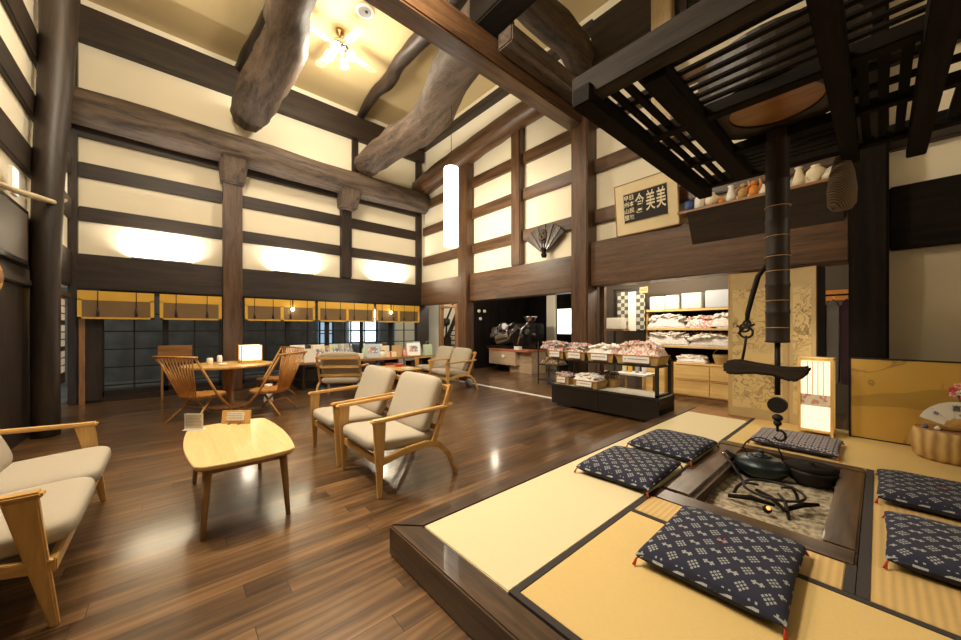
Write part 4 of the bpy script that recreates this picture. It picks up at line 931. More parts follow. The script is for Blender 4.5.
MB().tube([(0, 0, .60), (0, 0, .54)] + [(.012 + .035 * math.cos(a), 0, .50 + .038 * math.sin(a)) for a in [math.radians(120 - 30 * i) for i in range(10)]], .009, n=8).build('hook', 'iron', jz, smooth=True)
ch = MB(); ch.tube([(-.06, -.01, 1.78), (-.115, 0, 1.70), (-.15, 0, 1.56), (-.18, 0, 1.42), (-.185, 0, 1.36)], [.014, .02, .02, .018, .015], n=8)
ch.build('rope', 'iron', jz, smooth=True)
m = MB()
for cx, cz, r in ((-.185, 1.335, .022), (-.20, 1.30, .03), (-.19, 1.265, .042)): m.tube([(cx + r * math.cos(2 * PI * i / 14), 0, cz + r * math.sin(2 * PI * i / 14)) for i in range(15)], .009, n=6, cap=False)
m.tube([(-.19, 0, 1.24), (-.20, 0, 1.14), (-.215, 0, 1.05)], .010, n=6); m.tube([(-.255, .01, 1.315), (-.19, -.01, 1.30), (-.135, .0, 1.33)], .009, n=6); m.tube([(-.24, 0, 1.25), (-.17, 0, 1.36)], .010, n=6)
m.build('rope_knot', 'iron', jz, smooth=True)

# ------------------------------------------------------------------ hanging smoke lattice
la = thing('hanging_lattice', 'large soot-black timber lattice hung over the hearth at top right', 'lattice', (-.45, 3.0, 2.7))
lo = (-.45, 3.0)
def lb(n, x0, x1, y0, y1, z0, z1, m='soot_X', b=.006): return MB().box(x0 - lo[0], x1 - lo[0], y0 - lo[1], y1 - lo[1], z0, z1).build(n, m, la, bevel=b)
lb('edge_beam', -1.27, 1.4, 1.88, 1.99, .0, .155, 'frame_grey_X'); lb('edge_beam', -1.25, 1.4, 3.98, 4.07, .0, .10)
lb('edge_beam', -1.24, -1.12, 1.84, 4.14, -.06, .05, 'soot_Y'); lb('cross_beam', -.88, -.76, 1.995, 3.97, -.03, .07, 'soot_Y')
lb('cross_beam', -.20, -.10, 1.5, 4.2, -.05, .04, 'soot_Y'); lb('edge_beam', .14, .24, 1.3, 4.3, -.08, .04, 'soot_Y')
lb('cross_beam', -1.2, 1.2, 2.64, 2.73, -.01, .07); lb('cross_beam', -1.2, .5, 3.36, 3.43, .0, .07)
m = MB()
for y in (2.07, 2.17, 2.27, 2.37, 2.47, 2.56): m.box(-.35, 1.3, y - .017 - lo[1], y + .017 - lo[1], .04, .055)
m.build('slats', 'soot_X', la)
m = MB()
for x in (-1.075, -.99, -.905): m.box(x - .019 - lo[0], x + .019 - lo[0], -1.02, 1.0, .03, .06)
for y in (2.25, 3.02): m.box(-1.2 - lo[0], -.8 - lo[0], y - .03 - lo[1], y + .03 - lo[1], .055, .085)
m.build('slats', 'soot_Y', la)
m = MB()
for y in (3.52, 3.61, 3.70, 3.79, 3.88): m.box(-.8 - lo[0], -.15 - lo[0], y - .022 - lo[1], y + .022 - lo[1], .03, .06)
m.build('slats', 'soot_X', la)
m = MB()
for x in (-.06, .02, .10, .33, .45, .6): m.box(x - .022 - lo[0], x + .022 - lo[0], -.35, 1.0, .03, .06)
for y in (2.95, 3.2): m.box(-.15 - lo[0], .7 - lo[0], y - .02 - lo[1], y + .02 - lo[1], .05, .08)
m.build('slats', 'soot_Y', la)
m = MB()
for x, y in ((.6, 2.0), (.6, 4.0)): m.tube([(x - lo[0], y - lo[1], .05), (x - lo[0], y - lo[1], 3.2)], .006, n=6)
m.build('hanging_rods', 'iron', la)
tb = thing('wooden_tub', 'round wooden tub resting on the lattice above the pot hook', 'tub', (-.46, 3.03, 2.775))
MB().lathe([(.245, .03), (.25, 0), (.41, .0), (.44, .30), (.42, .30), (.38, .05)], 40).build('rim', 'beam_dark_Z', tb, smooth=False)
MB().lathe([(.248, .015), (.248, .05)], 40).build('base_disc', 'mid_X', tb)
MB().tube([(-.48, 0, .3), (.48, 0, .3)], .03, n=8).build('carrying_pole', 'soot_X', tb)
ft = thing('fish_trap', 'woven fish trap basket hanging from the far corner of the lattice', 'basket', (-.20, 4.12, 2.27))
MB().lathe([(.06, 0), (.085, .04), (.09, .16), (.075, .30), (.045, .42), (.03, .45)], 24).build('basket', 'trap_weave' if 'trap_weave' in MATS else 'wicker', ft, smooth=True); MB().tube([(0, 0, .43), (0, 0, .52)], .006, n=6).build('cord', 'black', ft)

# ------------------------------------------------------------------ lintel shelf with figurines
sh = thing('wall_shelf', 'brown wall shelf on brackets above the folding screen', 'shelf', (-1.05, 5.40, 2.87))
MB().box(-.80, .80, -.13, .10, 0, .035).build('board', 'mid_X', sh, bevel=.004)
MB().prism([(-.13, 0), (.10, 0), (.10, -.40)], -.68, .80, 'YZ').build('bracket', BD + 'X', sh)
figs = [('blue_cup', 'blue and white patterned cup at the left end of the wall shelf', 'cup', -1.72, 'blue', 'l', [(.03, 0), (.05, .03), (.052, .11), (.045, .11), (.03, .04)]),
 ('jar', 'white jar with a flower print, second on the wall shelf', 'jar', -1.59, 'white', 'l', [(.04, 0), (.055, .02), (.058, .12), (.045, .14)]),
 ('teapot', 'pale rounded teapot, third on the wall shelf', 'teapot', -1.45, 'cream', 'l', [(.04, 0), (.07, .04), (.072, .09), (.035, .13), (.02, .16)]),
 ('ornament', 'small orange ornament between teapot and white flask', 'ornament', -1.345, 'orange', 'l', [(.03, 0), (.04, .03), (.02, .07)]),
 ('sake_flask', 'white sake flask, left one on the wall shelf', 'flask', -1.24, 'white', 'l', [(.045, 0), (.05, .05), (.03, .13), (.022, .16), (.035, .18)]),
 ('wooden_figurine', 'brown carved figurine right of the left white flask', 'figurine', -1.12, 'tan', 'f', None),
 ('wooden_figurine', 'taller orange-brown carved figurine in the middle of the wall shelf', 'figurine', -1.01, 'orange', 'f', None),
 ('cone_bell', 'small white cone before the brown figurines', 'ornament', -.91, 'white', 'l', [(.05, 0), (.035, .05), (.008, .11)]),
 ('wooden_figurine', 'brown carved figurine just left of the bamboo tube', 'figurine', -.80, 'tan', 'f', None),
 ('sake_flask', 'white sake flask just right of the bamboo tube', 'flask', -.60, 'cream', 'l', [(.045, 0), (.05, .05), (.03, .14), (.022, .17), (.035, .19)]),
 ('round_vase', 'round pale vase with a foot near the right end of the wall shelf', 'vase', -.46, 'cream', 'l', [(.03, 0), (.03, .02), (.075, .07), (.07, .12), (.03, .16), (.04, .17)]),
 ('shell_lump', 'pale speckled stones heaped at the right end of the wall shelf', 'stones', -.33, 'marble', 'l', [(.07, 0), (.08, .04), (.05, .10), (.02, .12)])]
for n_, lab, cat, x, mt, kd, pf in figs:
    if kd == 'l':
        o = MB().lathe([(r * 1.0, z) for r, z in pf], 18).build(n_, mt, smooth=True); o.location = (x, 5.345, 2.906); tag(o, lab, cat)
        o.scale = (1.12,) * 3
    else:
        o = thing(n_, lab, cat, (x, 5.345, 2.906)); MB().lathe([(.035, 0), (.045, .05), (.03, .11)], 12).build('body', mt, o, smooth=True)
        MB().sphere((0, 0, .135), .028, 10, 8).build('head', mt, o, smooth=True); MB().tube([(-.045, 0, .05), (-.055, -.02, .1), (-.02, -.03, .12)], .010, n=6).tube([(.045, 0, .05), (.06, -.01, .12), (.05, -.01, .17)], .010, n=6).build('arms', mt, o, smooth=True); o.scale = (1.2,) * 3

# ------------------------------------------------------------------ calligraphy board, carved fan
sg = thing('calligraphy_board', 'framed cream calligraphy board leaning on the lintel right of the tallest pillar', 'sign', (-2.36, 5.50, 2.80)); sg.rotation_euler = (math.radians(6), 0, math.radians(-2))
MB().box(-.47, .47, -.03, 0, 0, .78).build('board', 'cream_board' if 'cream_board' in MATS else 'cream', sg, bevel=.004)
MB().box(-.48, .48, -.036, .004, -.012, 0).box(-.48, .48, -.036, .004, .78, .792).box(-.482, -.47, -.036, .004, -.012, .792).box(.47, .482, -.036, .004, -.012, .792).build('frame', 'mid_X', sg)
MB().box(-.33, .33, -.036, -.03, .17, .62).build('panel', 'ink', sg); MB().box(-.335, .335, -.038, -.031, .165, .175).box(-.335, .335, -.038, -.031, .615, .625).build('panel_edge', 'tan', sg)
RX = Matrix.Rotation(PI / 2, 4, 'X')
for s_, x in (('美', .245), ('美', .09), ('倉', -.075)):
    text_mesh('character', s_, .165, 'cream', T(x, -.037, .415) @ RX @ Matrix.Diagonal((.86, 1.9, 1, 1)), sg, .004, .0012)
for i, s_ in enumerate(('日本民家', '甲州山里')):
    for j, ch_ in enumerate(s_): text_mesh('small_character', ch_, .085, 'cream', T(-.20 - .085 * i, -.037, .55 - .10 * j) @ RX, sg, .003, .001)
cf = thing('carved_fan', 'dark carved fan with a mask relief hung on the wall between the rails', 'wall ornament', (-4.40, 5.60, 2.76))
n = 11
for i in range(n):
    a0 = math.radians(142 - i * (104 / n)); a1 = math.radians(142 - (i + 1) * (104 / n)); y0 = -.02 - (.015 if i % 2 else 0)
    r0, r1 = .12, .60
    q = [(r0 * math.cos(a0), r0 * math.sin(a0)), (r1 * math.cos(a0), r1 * math.sin(a0)), (r1 * math.cos(a1), r1 * math.sin(a1)), (r0 * math.cos(a1), r0 * math.sin(a1))]
    MB().prism(q, y0 - .02, y0 + .02, 'XZ').build('fan_blade', 'frame_wood_Z' if i % 2 else BD + 'Z', cf)
MB().prism([(-.03, -.06), (.03, -.06), (.05, 0), (.025, .04), (.05, .14), (-.05, .14), (-.025, .04), (-.05, 0)], -.07, -.01, 'XZ').build('grip', 'soot_Z', cf)
m = MB().sphere((-.02, -.05, .36), .12, 12, 8, .9, .4, 1.2).sphere((-.02, -.10, .35), .03, 8, 6).tube([(-.09, -.09, .30), (-.02, -.105, .27), (.05, -.09, .30)], .014, n=6).sphere((-.06, -.095, .41), .02, 8, 6).sphere((.02, -.095, .41), .02, 8, 6)
m.build('mask_relief', 'log_Z', cf, smooth=True)

# ------------------------------------------------------------------ folding screen, lantern, gold screen, stump
fs = thing('folding_screen', 'tall folding paper screen with ink drawings behind the pot hook', 'folding screen', (-1.0, 5.45, .172))
P = [(-.30, .0), (.29, .06), (.545, -.05), (.60, .10)]
for i in range(3):
    a, b = P[i], P[i + 1]; L_ = math.dist(a, b); ang = math.atan2(b[1] - a[1], b[0] - a[0]); M = T(a[0], a[1], 0) @ RZ(ang); g = .004
    p_ = MB().box(g, L_ - g, -.004, .012, 0, 1.82, M).build('panel', 'screen_edge' if i < 2 else 'black', fs)
    if i < 2:
        MB().box(.05, L_ - .05, -.007, -.004, .12, 1.62, M).build('painting', 'screen_paper', p_)
        MB().box(g, L_ - g, -.008, .014, 0, .012, M).box(g, L_ - g, -.008, .014, 1.81, 1.825, M).box(g, g + .012, -.008, .014, 0, 1.82, M).box(L_ - g - .012, L_ - g, -.008, .014, 0, 1.82, M).build('edge', 'tan', p_)
ln = thing('floor_lantern', 'glowing paper floor lantern with a flower band, left of the dark post', 'lantern', (-.44, 5.17, .172))
m = MB()
for x in (-.125, .125):
    for y in (-.11, .11): m.box(x - .012, x + .012, y - .012, y + .012, 0, .80)
for z in (.04, .785): m.box(-.135, .135, -.12, .12, z, z + .02)
m.build('frame', 'pine_Z', ln)
MB().box(-.112, .112, -.10, .10, .065, .775).build('shade', 'lantern_paper', ln)
b = MB().box(-.113, .113, -.102, -.100, .31, .43).build('flower_band', 'pink_band' if 'pink_band' in MATS else 'pink', ln)
m = MB()
for x in (-.06, -.02, .02, .06): m.box(x - .003, x + .003, -.103, -.100, .43, .775)
m.build('muntin', 'pine_Z', ln)
MB().box(-.137, .137, -.122, .122, .805, .815).build('cap', 'pine_X', ln)
gs = thing('gold_screen', 'low gold leaf screen with a faint mountain, behind the stump', 'folding screen', (.45, 5.315, .172))
MB().box(-.64, 1.6, 0, .025, 0, .815).build('panel', 'gold_leaf', gs); MB().box(-.65, 1.61, -.004, .029, -.0, .01).box(-.65, 1.61, -.004, .029, .81, .824).box(-.652, -.64, -.004, .029, 0, .824).build('edge', 'black', gs)
hill = [(-.64, .42), (-.45, .47), (-.28, .50), (-.14, .55), (-.04, .565), (.08, .54), (.25, .49), (.5, .47), (.9, .5), (1.3, .46), (1.6, .45), (1.6, .30), (.9, .36), (.3, .33), (-.3, .36), (-.64, .32)]
MB().prism(hill, -.002, 0.001, 'XZ').build('painted_hill', 'hill' if 'hill' in MATS else 'tan', gs)
st = thing('wood_stump', 'pale polished log stump standing in front of the gold screen', 'stump', (.44, 4.98, .172))
MB().lathe([(.20, 0), (.24, .03), (.255, .12), (.25, .22), (.235, .255)], 36, sx=1.0, sy=.8).build('trunk', 'stump_bark', st, smooth=True); MB().lathe([(.234, .254), (.23, .262)], 36, sx=1.0, sy=.8).build('polished_top', 'mid_X', st)
pf = thing('paper_fan', 'white folding fan with ink lettering standing open on the stump', 'fan', (.455, 4.93, .445)); pf.rotation_euler = (math.radians(-8), 0, math.radians(6))
for i in range(10):
    a0 = math.radians(160 - 14 * i); a1 = math.radians(160 - 14 * (i + 1)); r0, r1 = .095, .235; d = .006 * (i % 2)
    q = [(r0 * math.cos(a0), r0 * math.sin(a0)), (r1 * math.cos(a0), r1 * math.sin(a0)), (r1 * math.cos(a1), r1 * math.sin(a1)), (r0 * math.cos(a1), r0 * math.sin(a1))]
    MB().prism(q, -.002 + d, .002 + d, 'XZ').build('paper_leaf', 'white', pf)
m = MB()
for i in range(11):
    a0 = math.radians(160 - 14 * i); m.bar((.01 * math.cos(a0), 0, .01 * math.sin(a0)), (.1 * math.cos(a0), 0, .1 * math.sin(a0)), .012, .003, .02, .003, up=(0, 1, 0))
m.build('ribs', 'oak_X', pf)
for s_, x, z, z_ in (('喜', -.02, .175, .055), ('心', .005, .125, .03), ('寿', -.13, .12, .035)): text_mesh('lettering', s_, z_, 'ink', T(x, -.006, z) @ RX, pf, .001)
MB().box(-.12, .12, -.03, .03, -.002, .012).build('stand', 'mid_X', pf)
fl = thing('flower_ornament', 'small bunch of red and pink blossoms above the paper fan', 'flowers', (.475, 5.08, .44))
MB().tube([(0, 0, 0), (.0, .01, .12), (-.02, 0, .28)], .006, n=6).build('stem', 'green', fl); MB().lathe([(.03, 0), (.035, .05), (.02, .09)], 12).build('vase', 'tan', fl, smooth=True)
for i, (x, z, mt) in enumerate(((-.055, .325, 'redc'), (-.02, .36, 'pink'), (.02, .345, 'redc'), (-.01, .30, 'white'), (.01, .265, 'redc'), (-.045, .285, 'pink'))):
    m = MB()
    for k in range(5): m.sphere((x + .017 * math.cos(k * 1.257), -.01, z + .017 * math.sin(k * 1.257)), .013, 8, 6)
    m.build('blossom', mt, fl, smooth=True)
for x, y, mt, lab in ((.27, 4.92, 'blue', 'tiny blue ornament at the left edge of the stump top'), (.33, 4.88, 'white', 'tiny white ornament in front on the stump top')):
    o = MB().lathe([(.014, 0), (.018, .012), (.010, .028), (.003, .034)], 12).build('trinket', mt, smooth=True); o.location = (x, y, .436); tag(o, lab, 'ornament')

# hanging clothes in the gap left of the dark post
hr = thing('clothes_rail', 'short clothes rail in the gap between screen and dark post', 'rail', (-.35, 6.35, 1.72)); MB().tube([(-.5, 0, 0), (.45, 0, 0)], .012).build('bar', 'black', hr); MB().box(-.5, -.47, -.02, .02, -1.72, .02).build('upright', 'black', hr); MB().box(.42, .45, -.02, .02, -1.72, .02).build('upright', 'black', hr)
for i, (x, mt, w_) in enumerate(((-.62, 'grey', 'grey'), (-.50, 'navy', 'navy'), (-.38, 'grey', 'mid grey'), (-.26, 'plum', 'plum'), (-.14, 'navy', 'dark navy'))):
    g_ = thing('hanging_garment', '%s garment on the clothes rail, %s from the left' % (w_, ('first', 'second', 'third', 'fourth', 'fifth')[i]), 'clothing', (x, 6.35, 0), group='garments on the rail')
    MB().prism([(-.05, .60), (.05, .60), (.065, 1.55), (.015, 1.66), (-.015, 1.66), (-.065, 1.55)], -.12, .12, 'XZ').build('cloth', mt if mt in MATS else 'navy', g_, bevel=.01)
    MB().tube([(-.05, 0, 1.60), (0, 0, 1.67), (0, 0, 1.725)], .004, n=6).build('hanger', 'chrome', g_)
ob = MB().box(-.12, .12, 0, .01, 0, .16).build('orange_notice', 'orange'); ob.location = (-.42, 7.60, 1.72); tag(ob, 'orange notice on the wall above the hanging garments', 'notice')

# ------------------------------------------------------------------ display platform on castors with upper rack
dp = thing('display_platform', 'long black display platform on castors, holding the baskets', 'display stand', (-2.80, 5.13, 0))
MB().box(-.87, .88, -.29, .24, .04, .345).build('body', 'black_gloss', dp, bevel=.006)
MB().box(-.85, .86, -.26, .22, .345, .36).build('counter_top', 'marble', dp); MB().box(-.88, .89, -.30, -.27, .335, .365).build('lip', 'black', dp); MB().box(-.01, .0, -.292, -.289, .08, .335).build('seam', 'soot_Z', dp)
for x in (-.78, .74):
    for y in (-.23, .18): MB().tube([(x - .015, y, .035), (x + .015, y, .035)], .035, n=14).build('castor', 'chrome', dp)
for x in (-.80, .83): MB().box(x - .018, x + .018, .18, .216, .36, .86).build('post', 'black', dp)
MB().box(-.88, .86, -.25, .22, .76, .785).build('rack', 'black', dp); MB().box(.81, .85, -.25, .22, .36, .39).build('post_foot', 'black', dp)
for x in (.81,): MB().box(x, x + .04, -.25, -.21, .36, .76).build('post', 'black', dp)
def heap(name, w, d, hgt, mt, parent, z0, n=26, seed=0, shape='packet'):
    """a small pile of wrapped sweets"""
    r = random.Random(seed); m = MB()
    pk = 1.0 if w < .6 or z0 > .1 else 1.5
    for i in range(n):
        x = r.uniform(-w / 2 + .03, w / 2 - .03); y = r.uniform(-d / 2 + .03, d / 2 - .03)
        k = (1 - (2 * x / w) ** 2) * (1 - (2 * y / d) ** 2); z = z0 + hgt * .85 * math.sqrt(max(0, (1 - (2 * x / w) ** 4) * (1 - (2 * y / d) ** 4))) * r.uniform(.9, 1.1)
        M = T(x, y, z) @ Matrix.Rotation(r.uniform(-.6, .6), 4, 'X') @ Matrix.Rotation(r.uniform(-.5, .5), 4, 'Y') @ RZ(r.uniform(0, 3))
        if shape == 'packet': m.box(-.045 * pk, .045 * pk, -.03 * pk, .03 * pk, -.009, .009, M)
        else: m.box(-.012, .012, -.05, .05, -.01, .01, M)
    m.box(-w / 2 + .01, w / 2 - .01, -d / 2 + .01, d / 2 - .01, z0 - .03, z0 + .005)
    g = 10; vs = []; fs = []
    for j in range(g + 1):
        for i in range(g + 1):
            u = -1 + 2 * i / g; v = -1 + 2 * j / g
            vs.append((u * w / 2 * .97, v * d / 2 * .97, z0 + hgt * .8 * math.sqrt(max(0, (1 - u ** 4) * (1 - v ** 4))) * (1 + .25 * noise.noise(Vector((u * 3 + seed, v * 3, seed))))))
    for j in range(g):
        for i in range(g): q = j * (g + 1) + i; fs.append((q, q + 1, q + g + 2, q + g + 1))
    m.add(vs, fs)
    o = m.build(name, mt, parent); o['kind'] = 'stuff'; return o
def basket(name, lab, cat, loc, w, d, hgt, mt, heapm, hh, card=True, rz=0, seed=0, shape='packet', n=26):
    b = thing(name, lab, cat, loc, rz)
    q = lambda k, z: [(-w / 2 * k, -d / 2 * k, z), (w / 2 * k, -d / 2 * k, z), (w / 2 * k, d / 2 * k, z), (-w / 2 * k, d / 2 * k, z)]
    MB().hexa(q(.88, 0), q(1.0, hgt)).build('basket_body', mt, b); m = MB()
    m.box(-w / 2 - .008, w / 2 + .008, -d / 2 - .008, -d / 2 + .012, hgt - .012, hgt + .008).box(-w / 2 - .008, w / 2 + .008, d / 2 - .012, d / 2 + .008, hgt - .012, hgt + .008).box(-w / 2 - .008, -w / 2 + .012, -d / 2, d / 2, hgt - .012, hgt + .008).box(w / 2 - .012, w / 2 + .008, -d / 2, d / 2, hgt - .012, hgt + .008)
    m.build('rim', 'mid_X', b)
    h_ = heap('contents', w, d, hh, heapm, b, hgt, n=n, seed=seed, shape=shape)
    if card:
        c = MB().box(-w * .30, w * .30, -d / 2 - .018, -d / 2 - .012, hgt * .25, hgt * .95).build('price_card', 'white', b)
        m = MB().tube([(-w * .24, -d / 2 - .020, hgt * .6), (-w * .24, -d / 2 - .017, hgt * .6)], .008, n=8); lines(m, -w * .18, w * .26, hgt * .5, hgt * .7, 1, -d / 2 - .020, -d / 2 - .017, seed); m.build('lettering', 'ink', c)
    return b
bsk = [(-3.62, .33, 'packets_mix', 'packet', 'leftmost wicker basket on the rack, with white packets and a price card'), (-3.24, .38, 'packets_mix', 'packet', 'second wicker basket on the rack, with white and blue packets'),
       (-2.80, .44, 'packets_white', 'packet', 'third wicker basket on the rack, with small red and white sweets'), (-2.24, .62, 'packets_pink', 'stick', 'widest wicker basket on the rack, heaped with red striped sweets')]
for i, (x, w, hm, shp, lab) in enumerate(bsk): basket('wicker_basket', lab, 'basket', (x, 5.05, .786), w, .36, .125, 'wicker', hm, .14 if i != 3 else .20, seed=i, shape=shp, n=46 if i != 3 else 110)
basket('wicker_basket', 'small lower basket with a large white card at the left end of the platform', 'basket', (-3.50, 5.02, .361), .27, .26, .13, 'wicker', 'packets_mix', .05, seed=11)
basket('wicker_basket', 'wide lower basket of pale packets with a white card on the platform', 'basket', (-3.05, 5.02, .361), .44, .32, .11, 'wicker', 'packets_white', .10, seed=12, n=40)
basket('wicker_basket', 'shallow lower basket of brown packets behind the wide one', 'basket', (-2.88, 5.32, .361), .30, .22, .13, 'wicker', 'packets_dark', .10, card=False, seed=13)
sd = thing('side_table', 'white-topped low table behind the display platform', 'table', (-2.85, 6.15, 0)); MB().box(-.28, .28, -.22, .22, .48, .51).build('tabletop', 'white', sd)
for x in (-.25, .25):
    for y in (-.19, .19): MB().box(x - .015, x + .015, y - .015, y + .015, 0, .48).build('leg', 'oak_Z', sd)
for i, (x, mt) in enumerate(((-3.05, 'cream'), (-2.95, 'yellow'), (-2.82, 'grey'), (-2.70, 'white'))):
    o = small_item('bottle', mt); o.location = (x, 6.18, .511); o['label'] = '%s bottle on the white-topped table behind the platform' % mt; o['group'] = 'bottles on the white-topped table'

# ------------------------------------------------------------------ shop shelving
cb = thing('drawer_cabinet', 'light wood drawer cabinet under the shop shelves', 'cabinet', (-2.10, 7.30, 0))
MB().box(-.46, .52, -.18, .25, .06, .655).build('body', 'pine_X', cb); MB().box(-.44, .5, -.15, .25, 0, .06).build('plinth', 'mid_X', cb)
for x0, x1 in ((-.44, .13), (.14, .51)):
    for z0, z1 in ((.08, .36), (.37, .645)):
        d_ = MB().box(x0, x1, -.20, -.18, z0, z1).build('drawer', 'pine_X', cb, bevel=.004); MB().box(x0 + .02, x1 - .02, -.206, -.2, z1 - .02, z1 - .012).build('pull_groove', 'mid_X', d_)
c2 = thing('drawer_cabinet', 'narrow light wood drawer cabinet left of the wide one', 'cabinet', (-2.93, 7.30, 0)); MB().box(-.22, .22, -.18, .25, .0, .64).build('body', 'pine_X', c2)
for z0, z1 in ((.03, .33), (.34, .62)): MB().box(-.21, .21, -.20, -.18, z0, z1).build('drawer', 'pine_X', c2, bevel=.004)
sv = thing('shop_shelving', 'light wood shop shelving full of parcels', 'shelving', (-2.36, 7.32, 0))
MB().box(-.76, -.72, -.14, .26, .66, 1.68).build('side_panel', 'pine_Z', sv); MB().box(.70, .74, -.14, .26, .66, 1.68).build('side_panel', 'pine_Z', sv)
for z in (.93, 1.26, 1.62): MB().box(-.76, .76, -.18, .26, z, z + .035).build('shelf', 'pine_X', sv)
MB().box(-.74, .74, .25, .27, .66, 1.66).build('back_panel', 'soot_X', sv)
for i, (x, w, mt, lab) in enumerate(((-2.88, .27, 'white', 'upright white parcels with dark lettering, leftmost on the top shelf'), (-2.60, .24, 'stack_paper', 'white stack of papers, second on the top shelf'), (-2.27, .33, 'stack_paper', 'cream stack of folded towels, third on the top shelf'), (-1.86, .38, 'stack_blue', 'blue-grey stack of folded towels, rightmost on the top shelf'))):
    s_ = thing('towel_stack' if i > 1 else 'parcel_stack', lab, 'stack', (x, 7.28, 1.656)); h_ = (.26, .27, .29, .31)[i]
    MB().box(-w / 2, w / 2, -.13, .12, 0, h_).build('stack', mt, s_, bevel=.01)
    if i == 0:
        for j in range(3): lines(MB(), -.10 + j * .08, -.07 + j * .08, .04, .22, 5, -.134, -.13, j).build('lettering', 'ink', s_)
hp = [('packets_white', -2.72, 1.296, .70, .24, 'heap of white and pink packets on the middle shelf, left'), ('packets_pink', -2.12, 1.296, .52, .20, 'heap of pink packets on the middle shelf, centre'), ('packets_white', -1.80, 1.296, .32, .24, 'heap of tan packets on the middle shelf, right'),
      ('packets_white', -2.70, .966, .78, .24, 'heap of white packets on the lower shelf, left'), ('packets_white', -1.98, .966, .66, .20, 'heap of white packets on the lower shelf, right'), ('packets_dark', -2.1, 1.0, .8, .2, 'dark jars with pale caps at the back of the lower shelf')]
for i, (mt, x, z, w, hgt, lab) in enumerate(hp):
    e_ = MB(); r = random.Random(i + 40)
    o = heap('packet_heap', w, .22, hgt, mt, None, 0.03, n=60, seed=i + 40); o.location = (x, 7.25 + (.13 if i == 5 else 0), z); tag(o, lab, 'packets')
bk = thing('handled_basket', 'round woven basket with a handle on the drawer cabinet', 'basket', (-1.80, 7.28, .661)); MB().lathe([(.12, 0), (.16, .12), (.165, .17), (.15, .17), (.14, .10)], 24).build('body', 'wicker', bk); MB().tube([(.155 * math.cos(a), 0, .15 + .13 * math.sin(a)) for a in [PI * i / 10 for i in range(11)]], .008, n=6).build('handle', 'mid_X', bk)
o = heap('packet_heap', .5, .25, .10, 'packets_white', None, .03, n=50, seed=77); o.location = (-2.28, 7.27, .661); tag(o, 'heap of white and yellow packets on the drawer cabinet', 'packets')
# hanging cloths and towels left of the shelving
cr = thing('cloth_rack', 'dark rack with hanging cloths left of the shop shelving', 'rack', (-3.42, 7.15, 0))
MB().box(-.34, -.31, -.03, .0, 0, 2.12).box(.31, .34, -.03, .0, 0, 2.12).box(-.34, .34, -.03, 0, 2.09, 2.12).box(-.34, .34, -.03, 0, 1.22, 1.25).build('frame', 'black', cr)
for x0, x1, z0, z1, mt, lab in ((-.24, -.02, 1.27, 2.05, 'cloth_squares', 'black and white checked cloth hanging left on the dark rack'), (-.01, .15, 1.24, 2.04, 'paper', 'plain white cloth hanging in the middle of the dark rack'), (.16, .33, 1.26, 2.05, 'cloth_squares', 'checked cloth hanging right on the dark rack')):
    o = MB().box(x0, x1, -.05, -.035, z0, z1).build('hanging_cloth', mt if mt in MATS else 'cloth_check', loc=(x0, -.05, z1)); o.location = (-3.42 + x0, 7.10, z1); tag(o, lab, 'cloth')
o = MB().box(0, .45, -.09, .08, 0, .24).build('folded_cloth', 'stack_paper', bevel=.02); o.location = (-3.86, 6.92, 1.27); tag(o, 'pale folded cloths beside the tallest pillar, on the wall shelf', 'cloth')
o = MB().box(0, .47, -.1, .2, -.03, 0).build('small_wall_shelf', 'mid_X'); o.location = (-3.87, 6.95, 1.268); tag(o, 'small shelf board carrying the folded cloths', 'shelf'); o['kind'] = 'structure'
tl = thing('price_tag', 'small tan tag sign above the dark cloth rack', 'sign', (-3.10, 7.08, 2.06)); MB().box(-.08, .08, -.01, 0, -.06, .06).build('plate', 'tan', tl); lines(MB(), -.06, .06, -.03, .03, 2, -.013, -.01, 4).build('lettering', 'ink', tl)

# ------------------------------------------------------------------ stone counter with the metal machine
sc_ = thing('stone_counter', 'chunky counter of pale wood and red top at the back opening', 'counter', (-7.0, 7.6, 0))
MB().box(-.95, .62, -.25, .6, .62, .68).build('red_top', 'terracotta', sc_, bevel=.006); MB().box(-.95, .15, -.24, .5, .22, .62).build('upper_box', 'mid_tan' if 'mid_tan' in MATS else 'tan', sc_, bevel=.006)
MB().box(-.25, .60, -.05, .58, 0, .62).build('pedestal', 'mid_tan' if 'mid_tan' in MATS else 'tan', sc_, bevel=.006); MB().tube([(-.32, -.25, .47), (-.32, -.27, .47)], .05, n=16).build('medallion', 'white', sc_); MB().box(-.9, -.82, 0, .4, 0, .22).build('leg', BD + 'Z', sc_)
mc = thing('metal_machine', 'gleaming old metal machine of cylinders and pipes on the counter', 'machine', (-7.22, 7.72, .681)); mc.scale = (1.3, 1.2, 1.3)
MB().box(-.2, .62, .05, .35, 0, .58).build('housing', 'black_gloss', mc, bevel=.03); MB().tube([(-.45, -.05, .20), (-.1, -.02, .28)], [.17, .15], n=20).build('drum', 'chrome', mc, smooth=False)
m = MB()
for i in range(7): a = i * .9; m.tube([(-.6 + i * .13, -.1, .12 + .1 * (i % 3)), (-.5 + i * .14, -.14, .45 + .08 * (i % 2)), (-.35 + i * .13, -.05, .60 - .1 * (i % 3))], .022, n=8)
m.build('pipe', 'chrome', mc, smooth=True)
for i in range(8): MB().tube([(-.62 + .16 * i, -.12 + .02 * (i % 2), .30 + .09 * (i % 3)), (-.62 + .16 * i, -.16, .30 + .09 * (i % 3))], .05 + .012 * (i % 2), n=12).build('valve', 'chrome', mc)
if True:
    MB().tube([(-.55, -.12, .40), (-.55, -.10, .40)], .10, n=18).build('dial', 'chrome', mc); MB().tube([(-.2, -.16, .52), (-.2, -.12, .52)], .07, n=16).build('dial', 'white', mc)
